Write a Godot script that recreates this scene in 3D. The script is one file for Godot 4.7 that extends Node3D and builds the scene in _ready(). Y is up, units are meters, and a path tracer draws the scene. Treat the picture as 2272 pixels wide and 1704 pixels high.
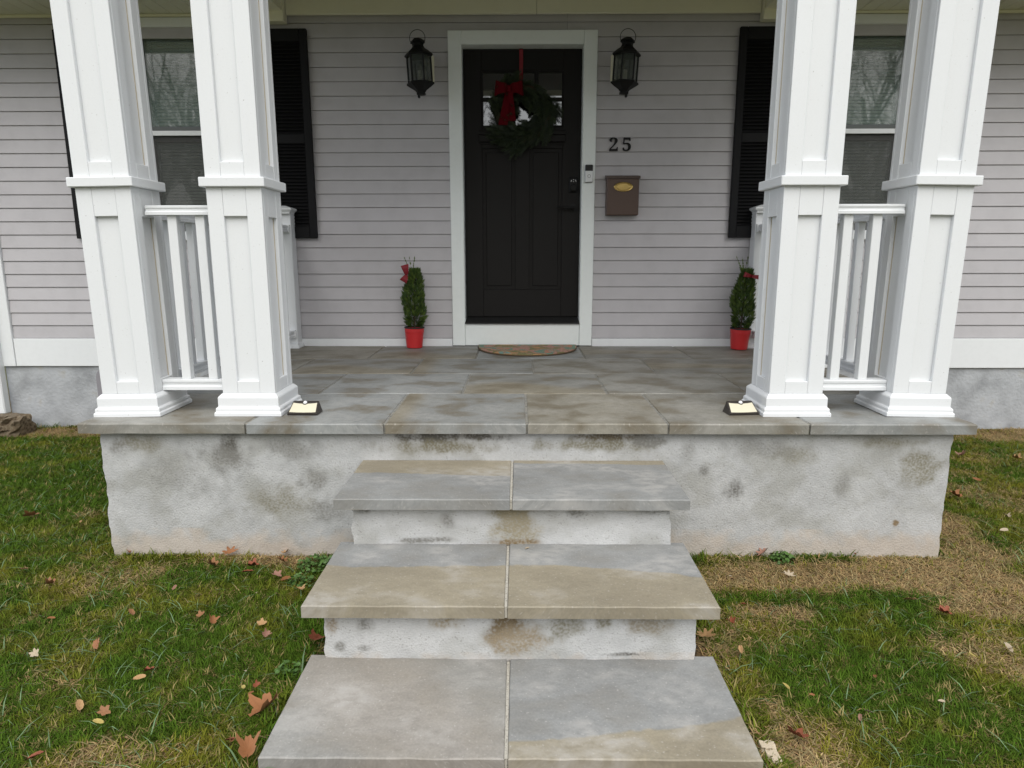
extends Node3D
# A front porch: bluestone stoop and steps, four white columns, a dark door with a wreath.
# x right, y up (0 = porch paving), z out of the house wall (0 = face of the wall).

const F_PX := 1494.82
const CAM := Vector3(-0.028, 0.7223, 5.3814)
const PITCH := 0.1904
const YAW := -0.010
const ROLL := 0.0013
const COURSE := 0.1016          # siding exposure
const YB := 0.0628              # lowest siding line
var cam_basis: Basis
var M := {}
var taken := {}
var rng := RandomNumberGenerator.new()

# ------------------------------------------------------------------ mesh builder
class MB:
	var v := PackedVector3Array()
	var n := PackedVector3Array()
	var uv := PackedVector2Array()
	var c := PackedColorArray()
	var idx := PackedInt32Array()
	var col := Color(1, 1, 1)
	var t := Transform3D()
	func vert(p: Vector3, nn: Vector3, u := Vector2.ZERO) -> int:
		v.append(t * p); n.append((t.basis * nn).normalized()); uv.append(u); c.append(col)
		return v.size() - 1
	func tri_i(a: int, b: int, d: int) -> void:
		# wound so that the face looks along its normals
		var fn := (v[b] - v[a]).cross(v[d] - v[a])
		if fn.dot(n[a] + n[b] + n[d]) > 0.0:
			idx.append(a); idx.append(d); idx.append(b)
		else:
			idx.append(a); idx.append(b); idx.append(d)
	func face(pts: Array, out: Vector3, uvs: Array = []) -> void:
		var nn: Vector3 = (pts[1] - pts[0]).cross(pts[2] - pts[0])
		if nn.length() < 1e-12 and pts.size() > 3: nn = (pts[2] - pts[0]).cross(pts[3] - pts[0])
		nn = nn.normalized()
		if nn.dot(out) < 0.0: nn = -nn
		var k := v.size()
		for i in pts.size(): vert(pts[i], nn, uvs[i] if uvs.size() else Vector2.ZERO)
		for i in range(1, pts.size() - 1): tri_i(k, k + i, k + i + 1)
	func box(at: Vector3, size: Vector3, b := 0.0) -> void:
		var h := size * 0.5
		b = minf(b, minf(h.x, minf(h.y, h.z)) * 0.9)
		var P := func(s: Vector3, ax: int) -> Vector3:
			var q := Vector3(h.x - (b if ax != 0 else 0.0), h.y - (b if ax != 1 else 0.0), h.z - (b if ax != 2 else 0.0))
			return at + q * s
		for ax in 3:
			for sg in [-1.0, 1.0]:
				var a := (ax + 1) % 3
				var d := (ax + 2) % 3
				var pts := []
				for q in [[-1, -1], [1, -1], [1, 1], [-1, 1]]:
					var s := Vector3.ZERO
					s[ax] = sg; s[a] = q[0]; s[d] = q[1]
					pts.append(P.call(s, ax))
				var o := Vector3.ZERO
				o[ax] = sg
				face(pts, o)
		if b <= 0.0: return
		for ax in 3:
			var a := (ax + 1) % 3
			var d := (ax + 2) % 3
			for sa in [-1.0, 1.0]:
				for sd in [-1.0, 1.0]:
					var s0 := Vector3.ZERO
					s0[a] = sa; s0[d] = sd
					var s1 := s0
					s0[ax] = -1; s1[ax] = 1
					var o := Vector3.ZERO
					o[a] = sa; o[d] = sd
					face([P.call(s0, a), P.call(s1, a), P.call(s1, d), P.call(s0, d)], o)
		for sx in [-1.0, 1.0]:
			for sy in [-1.0, 1.0]:
				for sz in [-1.0, 1.0]:
					var s := Vector3(sx, sy, sz)
					face([P.call(s, 0), P.call(s, 1), P.call(s, 2)], s)
	func span(x0: float, x1: float, y0: float, y1: float, z0: float, z1: float, b := 0.0) -> void:
		box(Vector3(x0 + x1, y0 + y1, z0 + z1) * 0.5, Vector3(absf(x1 - x0), absf(y1 - y0), absf(z1 - z0)), b)
	func square_turn(prof: Array, cx := 0.0, cz := 0.0) -> void:   # [half width, y] profile on four sides
		for i in prof.size() - 1:
			var a: Vector2 = prof[i]
			var b: Vector2 = prof[i + 1]
			for q in 4:
				var r := Basis(Vector3.UP, q * PI / 2)
				var o := Vector3(cx, 0, cz)
				var nn := Vector3(0, -(b.x - a.x), (b.y - a.y))
				if nn.length() < 1e-7: continue
				face([o + r * Vector3(-a.x, a.y, a.x), o + r * Vector3(a.x, a.y, a.x), o + r * Vector3(b.x, b.y, b.x), o + r * Vector3(-b.x, b.y, b.x)], r * nn)
		var e: Vector2 = prof[prof.size() - 1]
		face([Vector3(cx - e.x, e.y, cz - e.x), Vector3(cx + e.x, e.y, cz - e.x), Vector3(cx + e.x, e.y, cz + e.x), Vector3(cx - e.x, e.y, cz + e.x)], Vector3.UP)
	func lathe(prof: Array, seg := 24, smooth := true, phase := 0.0) -> void:   # [r, y] from bottom to top
		for i in prof.size() - 1:
			var a: Vector2 = prof[i]
			var b: Vector2 = prof[i + 1]
			var e := b - a
			if e.length() < 1e-7: continue
			for s in seg:
				var t0 := phase + TAU * s / seg
				var t1 := phase + TAU * (s + 1) / seg
				var d0 := Vector3(cos(t0), 0, sin(t0))
				var d1 := Vector3(cos(t1), 0, sin(t1))
				var p := [d0 * a.x + Vector3(0, a.y, 0), d1 * a.x + Vector3(0, a.y, 0), d1 * b.x + Vector3(0, b.y, 0), d0 * b.x + Vector3(0, b.y, 0)]
				if smooth:
					var n0 := (d0 * e.y + Vector3(0, -e.x, 0)).normalized()
					var n1 := (d1 * e.y + Vector3(0, -e.x, 0)).normalized()
					var k := vert(p[0], n0); vert(p[1], n1); vert(p[2], n1); vert(p[3], n0)
					if a.x > 1e-6: tri_i(k, k + 1, k + 2)
					if b.x > 1e-6: tri_i(k, k + 2, k + 3)
				else:
					var m := (d0 + d1) * 0.5
					if a.x < 1e-6: face([p[0], p[2], p[3]], m * e.y + Vector3(0, -e.x, 0))
					else: face(p if b.x > 1e-6 else [p[0], p[1], p[2]], m * e.y + Vector3(0, -e.x, 0))
	func tube(pts: Array, radii: Array, seg := 6, caps := true) -> void:
		var rings := []
		var up := Vector3.UP
		for i in pts.size():
			var d: Vector3 = (pts[mini(i + 1, pts.size() - 1)] - pts[maxi(i - 1, 0)]).normalized()
			if absf(d.dot(up)) > 0.95: up = Vector3.RIGHT if absf(d.x) < 0.8 else Vector3.FORWARD
			var sx := d.cross(up).normalized()
			var sy := sx.cross(d).normalized()
			up = sy
			var ring := []
			for s in seg:
				var a := TAU * s / seg
				var nn := sx * cos(a) + sy * sin(a)
				ring.append(vert(pts[i] + nn * radii[i], nn))
			rings.append(ring)
		for i in pts.size() - 1:
			for s in seg:
				var q := (s + 1) % seg
				tri_i(rings[i][s], rings[i][q], rings[i + 1][q])
				tri_i(rings[i][s], rings[i + 1][q], rings[i + 1][s])
		if caps:
			for e in [0, pts.size() - 1]:
				var d: Vector3 = (pts[1] - pts[0]) * -1.0 if e == 0 else pts[e] - pts[e - 1]
				var ring := []
				for s in seg: ring.append(t.affine_inverse() * v[rings[e][s]])
				face(ring, d)
	func extrude(outline: Array, y0: float, y1: float) -> void:   # outline of Vector2(x, z)
		var poly := PackedVector2Array(outline)
		var tri := Geometry2D.triangulate_polygon(poly)
		for yy in [y0, y1]:
			var k := v.size()
			for p in poly: vert(Vector3(p.x, yy, p.y), Vector3(0, signf(yy - (y0 + y1) * 0.5), 0), p)
			for i in range(0, tri.size(), 3): tri_i(k + tri[i], k + tri[i + 1], k + tri[i + 2])
		var mid := Vector2.ZERO
		for p in poly: mid += p / poly.size()
		var cw := 1.0 if Geometry2D.is_polygon_clockwise(poly) else -1.0
		for i in poly.size():
			var a := poly[i]
			var b := poly[(i + 1) % poly.size()]
			var e := (b - a).orthogonal() * -cw
			face([Vector3(a.x, y0, a.y), Vector3(b.x, y0, b.y), Vector3(b.x, y1, b.y), Vector3(a.x, y1, a.y)], Vector3(e.x, 0, e.y), [a, b, b, a])
	func mesh(mat: Material = null) -> ArrayMesh:
		var arr := []
		arr.resize(Mesh.ARRAY_MAX)
		arr[Mesh.ARRAY_VERTEX] = v; arr[Mesh.ARRAY_NORMAL] = n; arr[Mesh.ARRAY_TEX_UV] = uv; arr[Mesh.ARRAY_COLOR] = c; arr[Mesh.ARRAY_INDEX] = idx
		var am := ArrayMesh.new()
		am.add_surface_from_arrays(Mesh.PRIMITIVE_TRIANGLES, arr)
		if mat: am.surface_set_material(0, mat)
		return am

# ------------------------------------------------------------------ naming
func numbered(called: String) -> String:
	var k: int = taken.get(called, 0)
	taken[called] = k + 1
	return called if k == 0 else "%s_%03d" % [called, k]
func tag(o: Node3D, label: String, category: String, group := "") -> Node3D:
	o.set_meta("label", label); o.set_meta("category", category)
	if group: o.set_meta("group", group)
	return o
func thing(called: String, label: String, category: String, at := Vector3.ZERO, group := "") -> Node3D:
	var o := Node3D.new()
	o.name = numbered(called); add_child(o); o.position = at
	tag(o, label, category, group)
	return o
func part(b: MB, called: String, mat: Material, parent: Node3D) -> MeshInstance3D:
	return part_m(b.mesh(), called, mat, parent)
func part_m(m: Mesh, called: String, mat: Material, parent: Node3D) -> MeshInstance3D:
	var o := MeshInstance3D.new()
	o.name = numbered(called) if parent == self else called
	o.mesh = m
	if mat: o.material_override = mat
	parent.add_child(o, true)
	return o
func bar(parent: Node3D, called: String, mat: Material, x0: float, x1: float, y0: float, y1: float, z0: float, z1: float, b := 0.002) -> MeshInstance3D:
	var s := MB.new()
	var mid := Vector3(x0 + x1, y0 + y1, z0 + z1) * 0.5
	s.box(Vector3.ZERO, Vector3(absf(x1 - x0), absf(y1 - y0), absf(z1 - z0)), b)
	var o := part(s, called, mat, parent)
	o.position = mid
	return o

# ------------------------------------------------------------------ camera helpers
func make_basis() -> Basis:
	var r := Vector3(cos(YAW), 0, sin(YAW))
	var zc := Vector3(-sin(YAW), 0, cos(YAW))
	var back := zc * cos(PITCH) + Vector3.UP * sin(PITCH)
	var up := Vector3.UP * cos(PITCH) - zc * sin(PITCH)
	return Basis(r * cos(ROLL) - up * sin(ROLL), r * sin(ROLL) + up * cos(ROLL), back)
func ground_at(px: float, py: float) -> Vector3:      # where a pixel of the photograph meets the lawn
	var d := cam_basis * Vector3((px - 1136.0) / F_PX, (852.0 - py) / F_PX, -1.0)
	var y := -0.65
	var p := Vector3.ZERO
	for i in 4:
		p = CAM + d * ((y - CAM.y) / d.y)
		y = lawn_y(p.x, p.z)
	return Vector3(p.x, y, p.z)
var bumps: FastNoiseLite
func lawn_y(x: float, z: float) -> float:
	var y := lerpf(-0.682, -0.640, smoothstep(0.0, 2.4, z))
	if absf(x) > 6.0 or z > 7.0: return -0.65
	return y + bumps.get_noise_2d(x * 100.0, z * 100.0) * 0.012

# ------------------------------------------------------------------ materials
func noise(freq: float, sd: int, oct := 4) -> FastNoiseLite:
	var f := FastNoiseLite.new()
	f.noise_type = FastNoiseLite.TYPE_SIMPLEX_SMOOTH
	f.frequency = freq; f.seed = sd
	f.fractal_octaves = oct
	return f
func lin(r: float, g: float, b: float) -> Color:
	return Color(r, g, b).linear_to_srgb()
func mat(called: String, c: Color, rough: float, metal := 0.0) -> StandardMaterial3D:
	var m := StandardMaterial3D.new()
	m.resource_name = called
	m.albedo_color = c; m.roughness = rough; m.metallic = metal
	M[called] = m
	return m
func ramp_tex(freq: float, sd: int, stops: Array, size := 512, oct := 5) -> NoiseTexture2D:
	var g := Gradient.new()
	var offs := PackedFloat32Array()
	var cols := PackedColorArray()
	for s in stops:
		offs.append(s[0]); cols.append(s[1])
	g.offsets = offs; g.colors = cols
	var t := NoiseTexture2D.new()
	t.width = size; t.height = size; t.seamless = true
	t.noise = noise(freq, sd, oct); t.color_ramp = g
	return t
func mapped(m: StandardMaterial3D, tex: Texture2D, per_metre: float) -> StandardMaterial3D:
	m.albedo_texture = tex
	m.uv1_triplanar = true; m.uv1_world_triplanar = true
	m.uv1_scale = Vector3.ONE * per_metre
	return m
func grey(a: float, warm := 0.0) -> Color:
	return Color(a + warm, a, a - warm)
func paint(w: int, h: int, fn: Callable) -> ImageTexture:
	var im := Image.create(w, h, false, Image.FORMAT_RGB8)
	for j in h:
		for i in w:
			var c: Color = fn.call((i + 0.5) / w, (j + 0.5) / h)
			im.set_pixel(i, j, c.linear_to_srgb())
	return ImageTexture.create_from_image(im)

func make_materials() -> void:
	var speck := ramp_tex(0.02, 3, [[0.0, grey(0.985)], [0.4, grey(0.995)], [0.8, grey(1.0)], [1.0, grey(0.99)]])
	mapped(mat("pvc", lin(0.705, 0.722, 0.735), 0.45), ramp_tex(0.07, 4, [[0.0, grey(0.5, 0.03)], [0.10, grey(0.9, 0.01)], [0.14, grey(0.99)], [0.6, grey(1.0)], [1.0, grey(0.985)]], 1024, 3), 0.9)
	mat("caulk", lin(0.46, 0.40, 0.31), 0.8)
	mapped(mat("vinyl_white", lin(0.76, 0.78, 0.795), 0.4), speck, 1.7)
	mapped(mat("casing", lin(0.80, 0.84, 0.83), 0.4), speck, 1.5)
	mapped(mat("cream_trim", lin(0.82, 0.80, 0.65), 0.45), speck, 0.9)
	mapped(mat("soffit", lin(0.72, 0.71, 0.60), 0.5), speck, 1.0)
	var sid := ramp_tex(0.012, 9, [[0.0, grey(0.95)], [0.5, grey(0.985)], [1.0, grey(1.0)]])
	for k in 3:
		var f := 1.0 + (k - 1) * 0.03
		mapped(mat("siding%d" % k, lin(0.485 * f, 0.470 * f, 0.488 * f), 0.5), sid, 0.8)
	mat("house_wrap", lin(0.08, 0.075, 0.075), 0.9)
	mat("door_paint", lin(0.0085, 0.0075, 0.007), 0.5).metallic_specular = 0.32
	mat("black_vinyl", lin(0.0085, 0.0085, 0.0095), 0.6).metallic_specular = 0.3
	mat("black_metal", lin(0.007, 0.007, 0.007), 0.5).metallic_specular = 0.35
	mat("black_rubber", lin(0.01, 0.01, 0.01), 0.6)
	var dg := mat("coated_glass", lin(0.26, 0.27, 0.28), 0.02, 1.0)
	dg.metallic_specular = 0.5
	var wg := mat("window_glass", Color(0.75, 0.85, 0.82, 0.06), 0.02)
	wg.transparency = BaseMaterial3D.TRANSPARENCY_ALPHA
	var lg := mat("lantern_glass", Color(0.30, 0.33, 0.31, 0.36), 0.12)
	lg.transparency = BaseMaterial3D.TRANSPARENCY_ALPHA
	var sc := mat("insect_screen", Color(0.36, 0.355, 0.35, 0.30), 0.9)
	sc.transparency = BaseMaterial3D.TRANSPARENCY_ALPHA
	mat("blind", lin(0.21, 0.21, 0.18), 0.6)
	mat("room", lin(0.05, 0.05, 0.05), 0.9)
	mat("sash_grey", lin(0.10, 0.11, 0.11), 0.5)
	# masonry
	var grain := NoiseTexture2D.new()
	grain.width = 512; grain.height = 512; grain.seamless = true; grain.noise = noise(0.06, 21, 5)
	var found := mapped(mat("foundation", lin(0.42, 0.435, 0.455), 0.85), ramp_tex(0.008, 31, [[0.0, grey(0.82)], [0.45, grey(0.95)], [0.8, grey(1.0)], [1.0, Color(0.96, 0.94, 0.9)]]), 0.9)
	found.heightmap_enabled = true; found.heightmap_texture = grain; found.heightmap_scale = 0.28
	var stuc := mapped(mat("stucco", lin(0.47, 0.465, 0.45), 0.9), ramp_tex(0.010, 41, [[0.0, Color(0.62, 0.61, 0.57)], [0.4, Color(0.88, 0.87, 0.85)], [0.7, grey(1.0)], [1.0, grey(0.93)]]), 0.8)
	stuc.heightmap_enabled = true; stuc.heightmap_texture = grain; stuc.heightmap_scale = 0.5
	mapped(mat("mortar_grey", lin(0.25, 0.245, 0.225), 0.95), ramp_tex(0.03, 51, [[0.0, grey(0.7)], [0.5, grey(0.95)], [1.0, Color(1, 0.97, 0.9)]]), 2.0)
	mapped(mat("mortar_cream", lin(0.42, 0.395, 0.34), 0.95), ramp_tex(0.05, 52, [[0.0, grey(0.55)], [0.4, grey(0.95)], [1.0, grey(1.0)]]), 4.0)
	M["grain"] = grain
	M["stone_grit"] = grit(420, 330, 0.05, 23)
	# soil under the lawn
	var soil := mapped(mat("soil", Color.WHITE, 1.0), ramp_tex(0.03, 61, [[0.0, Color(0.55, 0.5, 0.42)], [0.45, Color(0.85, 0.8, 0.7)], [0.75, Color(1, 0.93, 0.75)], [1.0, Color(0.8, 0.6, 0.45)]], 1024), 1.1)
	soil.vertex_color_use_as_albedo = true
	soil.heightmap_enabled = true; soil.heightmap_texture = grain; soil.heightmap_scale = 1.2
	var gr := mat("grass_blade", Color(1, 1, 1), 0.75)
	gr.vertex_color_use_as_albedo = true
	gr.backlight_enabled = true; gr.backlight = Color(0.35, 0.35, 0.3)
	gr.metallic_specular = 0.15
	gr.cull_mode = BaseMaterial3D.CULL_DISABLED
	for k in [["needle_dark", 0.016, 0.026, 0.012], ["needle_mid", 0.030, 0.046, 0.016], ["cedar_dark", 0.040, 0.080, 0.013], ["cedar_light", 0.085, 0.135, 0.020], ["weed_leaf", 0.065, 0.135, 0.022]]:
		var m := mat(k[0], lin(k[1], k[2], k[3]), 0.6)
		m.cull_mode = BaseMaterial3D.CULL_DISABLED
		m.vertex_color_use_as_albedo = true
	mat("twig", lin(0.06, 0.04, 0.025), 0.9)
	mat("bark", lin(0.07, 0.058, 0.048), 0.95)
	var rb := mat("red_velvet", lin(0.085, 0.0025, 0.006), 0.85)
	rb.cull_mode = BaseMaterial3D.CULL_DISABLED; rb.metallic_specular = 0.2
	var rs := mat("red_satin", lin(0.20, 0.006, 0.014), 0.55)
	rs.cull_mode = BaseMaterial3D.CULL_DISABLED
	mat("red_pot", lin(0.50, 0.018, 0.020), 0.45)
	mat("mailbox_brown", lin(0.078, 0.044, 0.031), 0.45)
	mat("mailbox_lid", lin(0.050, 0.028, 0.018), 0.38)
	mat("brass", lin(0.46, 0.33, 0.12), 0.3, 1.0)
	mat("bell_white", lin(0.70, 0.71, 0.72), 0.35)
	mat("bell_grey", lin(0.22, 0.22, 0.23), 0.35, 0.6)
	mat("plate_cream", lin(0.76, 0.74, 0.60), 0.5)
	mat("led_cream", lin(0.62, 0.585, 0.45), 0.35)
	mat("lens_white", lin(0.75, 0.75, 0.76), 0.25)
	mat("dark_plastic", lin(0.030, 0.024, 0.020), 0.4)
	mat("grey_plastic", lin(0.26, 0.25, 0.27), 0.5)
	mapped(mat("rock", lin(0.20, 0.17, 0.13), 0.95), ramp_tex(0.02, 71, [[0.0, Color(0.4, 0.35, 0.28)], [0.5, Color(0.85, 0.8, 0.72)], [1.0, Color(1, 1, 0.98)]]), 3.0)
	mapped(mat("beam_grey", lin(0.36, 0.35, 0.32), 0.7), speck, 0.7)
	mat("roof_shingle", lin(0.06, 0.06, 0.062), 0.95)
	mat("gap_shade", lin(0.045, 0.032, 0.022), 1.0)  # dark brown standing in for the shade under the stucco edge
	mat("pebble", lin(0.45, 0.38, 0.28), 0.9)

# ------------------------------------------------------------------ house
func siding_board(parent: Node3D, x0: float, x1: float, y: float, h: float, k: int) -> void:
	var s := MB.new()
	var L := (x1 - x0) * 0.5
	var g := 0.0031
	var prof := [Vector2(-0.006, 0.0), Vector2(0.0125, 0.0), Vector2(0.0145, 0.003), Vector2(0.0055, h - g), Vector2(-0.006, h - g), Vector2(-0.006, h)]   # (z, y): butt, face, groove
	for i in prof.size() - 1:
		var a: Vector2 = prof[i]
		var b: Vector2 = prof[i + 1]
		var e := b - a
		s.face([Vector3(-L, a.y, a.x), Vector3(L, a.y, a.x), Vector3(L, b.y, b.x), Vector3(-L, b.y, b.x)], Vector3(0, -e.x, e.y))
	for sx in [-1.0, 1.0]:
		s.face([Vector3(sx * L, prof[0].y, prof[0].x), Vector3(sx * L, prof[1].y, prof[1].x), Vector3(sx * L, prof[2].y, prof[2].x), Vector3(sx * L, prof[3].y, prof[3].x), Vector3(sx * L, prof[4].y, prof[4].x)], Vector3(sx, 0, 0))
	var o := part(s, "siding_board", M["siding%d" % (k % 3)], parent)
	o.position = Vector3((x0 + x1) * 0.5, y, 0)

func build_house() -> Node3D:
	var h := thing("house", "house wall of lilac grey lap siding with dark front door and shuttered windows", "house")
	# body behind the cladding, with openings for two windows and the door
	for r in [[-4.20, -2.885, -0.75, 2.75], [-2.147, -0.455, -0.75, 2.75], [0.455, 2.147, -0.75, 2.75], [2.885, 7.0, -0.75, 2.75], [-2.885, -2.147, -0.75, 0.90], [-2.885, -2.147, 2.37, 2.75], [2.147, 2.885, -0.75, 0.90], [2.147, 2.885, 2.37, 2.75], [-0.455, 0.455, 2.246, 2.75], [-0.455, 0.455, -0.75, 0.10]]:
		bar(h, "wall", M["house_wrap"], r[0], r[1], r[2], r[3], -0.16, -0.008, 0.0)
	bar(h, "wall", M["house_wrap"], -4.16, -4.0, -0.75, 2.75, -7.0, -0.161, 0.0)
	bar(h, "wall", M["house_wrap"], 6.84, 7.0, -0.75, 2.75, -7.0, -0.161, 0.0)
	bar(h, "wall", M["house_wrap"], -4.0, 6.84, -0.75, 2.75, -7.16, -7.0, 0.0)
	bar(h, "interior_partition", M["room"], -3.99, 6.83, -0.6, 2.7, -1.5, -1.4, 0.0)
	bar(h, "interior_floor", M["room"], -3.99, 6.83, -0.25, -0.05, -1.39, -0.17, 0.0)
	bar(h, "interior_ceiling", M["room"], -3.99, 6.83, 2.60, 2.70, -1.39, -0.17, 0.0)
	# foundation and white water table
	bar(h, "foundation", M["foundation"], -4.21, -1.80, -0.9, -0.165, -0.007, 0.004, 0.0)
	bar(h, "foundation", M["foundation"], 1.80, 7.0, -0.9, -0.178, -0.007, 0.004, 0.0)
	bar(h, "water_table_board", M["vinyl_white"], -4.10, -0.557, -0.165, YB - 0.003, -0.007, 0.026, 0.003)
	bar(h, "water_table_board", M["vinyl_white"], 0.557, 7.0, -0.178, YB - 0.003, -0.007, 0.026, 0.003)
	bar(h, "corner_board", M["vinyl_white"], -4.215, -4.103, -0.165, 2.45, -0.09, 0.032, 0.003)
	# lap siding, one board a course
	var k := 0
	for i in 24:
		var y := YB + i * COURSE
		var ch := COURSE if i < 23 else 2.458 - y
		var segs := [[-4.10, -0.554], [0.554, 7.0]]
		if i >= 22: segs = [[-4.10, 0.33], [0.332, 7.0]]
		elif y + ch * 0.5 > 0.84: segs = [[-4.10, -2.972], [-2.060, -0.554], [0.554, 2.060], [2.972, 7.0]]
		for s in segs:
			siding_board(h, s[0], s[1], y, ch, (k * 7 + i * 5) % 11)
			k += 1
	build_door(h)
	for sg in [-1.0, 1.0]: build_window(h, sg)
	# eaves on both sides of the portico: boards, channel, fascia, gutter
	for e in [[-4.55, -1.93], [1.93, 7.3]]:
		var x: float = e[0]
		while x < e[1] - 0.05:
			var x1 := minf(x + 0.1035, e[1])
			if x1 < 4.7: bar(h, "soffit_board", M["soffit"], x + 0.002, x1 - 0.002, 2.462, 2.472, 0.012, 0.80, 0.003)
			x = x1
		bar(h, "soffit_backing", M["cream_trim"], e[0], e[1], 2.474, 2.49, 0.012, 0.80, 0.0)
		if e[1] > 5.0: bar(h, "soffit_panel", M["soffit"], 4.7, e[1], 2.462, 2.472, 0.012, 0.80, 0.0)
		bar(h, "soffit_channel", M["cream_trim"], e[0], e[1], 2.440, 2.461, 0.012, 0.034, 0.003)
		bar(h, "fascia", M["vinyl_white"], e[0], e[1], 2.44, 2.64, 0.801, 0.825, 0.003)
		var g := MB.new()
		g.span(e[0], e[1], 2.50, 2.62, 0.827, 0.93, 0.01)
		part(g, "gutter", M["vinyl_white"], h)
	var r := MB.new()
	r.face([Vector3(-4.6, 2.66, 0.95), Vector3(7.4, 2.66, 0.95), Vector3(7.4, 4.9, -3.6), Vector3(-4.6, 4.9, -3.6)], Vector3(0, 1, 0.5))
	r.face([Vector3(-4.6, 2.60, 0.95), Vector3(7.4, 2.60, 0.95), Vector3(7.4, 4.84, -3.6), Vector3(-4.6, 4.84, -3.6)], Vector3(0, -1, -0.5))
	r.face([Vector3(-4.6, 2.66, -8.0), Vector3(7.4, 2.66, -8.0), Vector3(7.4, 4.9, -3.6), Vector3(-4.6, 4.9, -3.6)], Vector3(0, 1, -0.5))
	r.face([Vector3(-4.6, 2.60, 0.95), Vector3(7.4, 2.60, 0.95), Vector3(7.4, 2.66, 0.95), Vector3(-4.6, 2.66, 0.95)], Vector3(0, 0, 1))
	for x in [-4.6, 7.4]:
		r.face([Vector3(x, 2.60, 0.95), Vector3(x, 4.9, -3.6), Vector3(x, 2.60, -8.0)], Vector3(signf(x), 0, 0))
	part(r, "roof", M["roof_shingle"], h)
	return h

func frame(parent: Node3D, called: String, m: Material, x0: float, x1: float, y0: float, y1: float, w: float, z0: float, z1: float, b := 0.002) -> void:
	var s := MB.new()
	s.span(x0, x0 + w, y0, y1, z0, z1, b)
	s.span(x1 - w, x1, y0, y1, z0, z1, b)
	s.span(x0 + w, x1 - w, y0, y0 + w, z0, z1 - 0.0005, b)
	s.span(x0 + w, x1 - w, y1 - w, y1, z0, z1 - 0.0005, b)
	part(s, called, m, parent)

func build_window(h: Node3D, sg: float) -> void:
	var w := Node3D.new()
	w.name = "window"
	h.add_child(w, true)
	w.position = Vector3(sg * 2.516, 0, 0)
	# casing
	for r in [[-0.456, -0.369, 0.90, 2.37], [0.369, 0.456, 0.90, 2.37], [-0.456, 0.456, 2.371, 2.436]]:
		bar(w, "casing", M["vinyl_white"], r[0], r[1], r[2], r[3], -0.10, 0.036, 0.003)
	bar(w, "sill", M["vinyl_white"], -0.47, 0.47, 0.83, 0.899, -0.10, 0.055, 0.004)
	# upper sash in front, lower sash behind its screen
	frame(w, "upper_sash", M["sash_grey"], -0.368, 0.368, 1.638, 2.369, 0.045, -0.050, -0.020)
	frame(w, "lower_sash", M["sash_grey"], -0.368, 0.368, 0.901, 1.625, 0.050, -0.085, -0.055)
	bar(w, "meeting_rail", M["vinyl_white"], -0.367, 0.367, 1.615, 1.650, -0.019, -0.006, 0.002)
	for z in [-0.046, -0.038, -0.030]:
		bar(w, "pane", M["window_glass"], -0.322, 0.322, 1.684, 2.323, z, z + 0.003, 0.0)
	for z in [-0.078, -0.068]:
		bar(w, "pane", M["window_glass"], -0.317, 0.317, 0.952, 1.574, z, z + 0.003, 0.0)
	bar(w, "insect_screen", M["insect_screen"], -0.36, 0.36, 0.905, 1.61, -0.030, -0.0295, 0.0)
	# the blind hanging inside
	var b := MB.new()
	for i in 56:
		var y := 2.33 - i * 0.0245
		b.t = Transform3D(Basis(Vector3.RIGHT, 0.95 if i > 3 else 0.7), Vector3(0, y, -0.125))
		b.box(Vector3.ZERO, Vector3(0.64, 0.0016, 0.0250))
	part(b, "blind", M["blind"], w)
	# louvred shutters
	for q in [-1.0, 1.0]:
		var s := Node3D.new()
		s.name = "shutter"
		h.add_child(s, true)
		var X := 0.234 if q != sg else (0.249 if sg < 0 else 0.185)
		s.position = Vector3(sg * 2.516 + q * (0.456 + X), 0, 0)
		for r in [[-X, -X + 0.055, 0.845, 2.352], [X - 0.055, X, 0.845, 2.352]]: bar(s, "stile", M["black_vinyl"], r[0], r[1], r[2], r[3], 0.018, 0.050, 0.004)
		for r in [[0.845, 0.935], [1.545, 1.615], [2.262, 2.352]]: bar(s, "rail", M["black_vinyl"], -X + 0.0551, X - 0.0551, r[0], r[1], 0.018, 0.049, 0.003)
		bar(s, "backing", M["black_vinyl"], -X + 0.02, X - 0.02, 0.86, 2.34, 0.0175, 0.022, 0.0)
		var lm := MB.new()
		lm.t = Transform3D(Basis(Vector3.RIGHT, 0.75), Vector3.ZERO)
		lm.box(Vector3.ZERO, Vector3(2 * X - 0.112, 0.006, 0.030), 0.002)
		var mesh := lm.mesh()
		for r in [[0.935, 1.545], [1.615, 2.262]]:
			var y: float = r[0] + 0.014
			while y < r[1] - 0.008:
				var o := part_m(mesh, "louver", M["black_vinyl"], s)
				o.position = Vector3(0, y, 0.035)
				y += 0.0255

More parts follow.
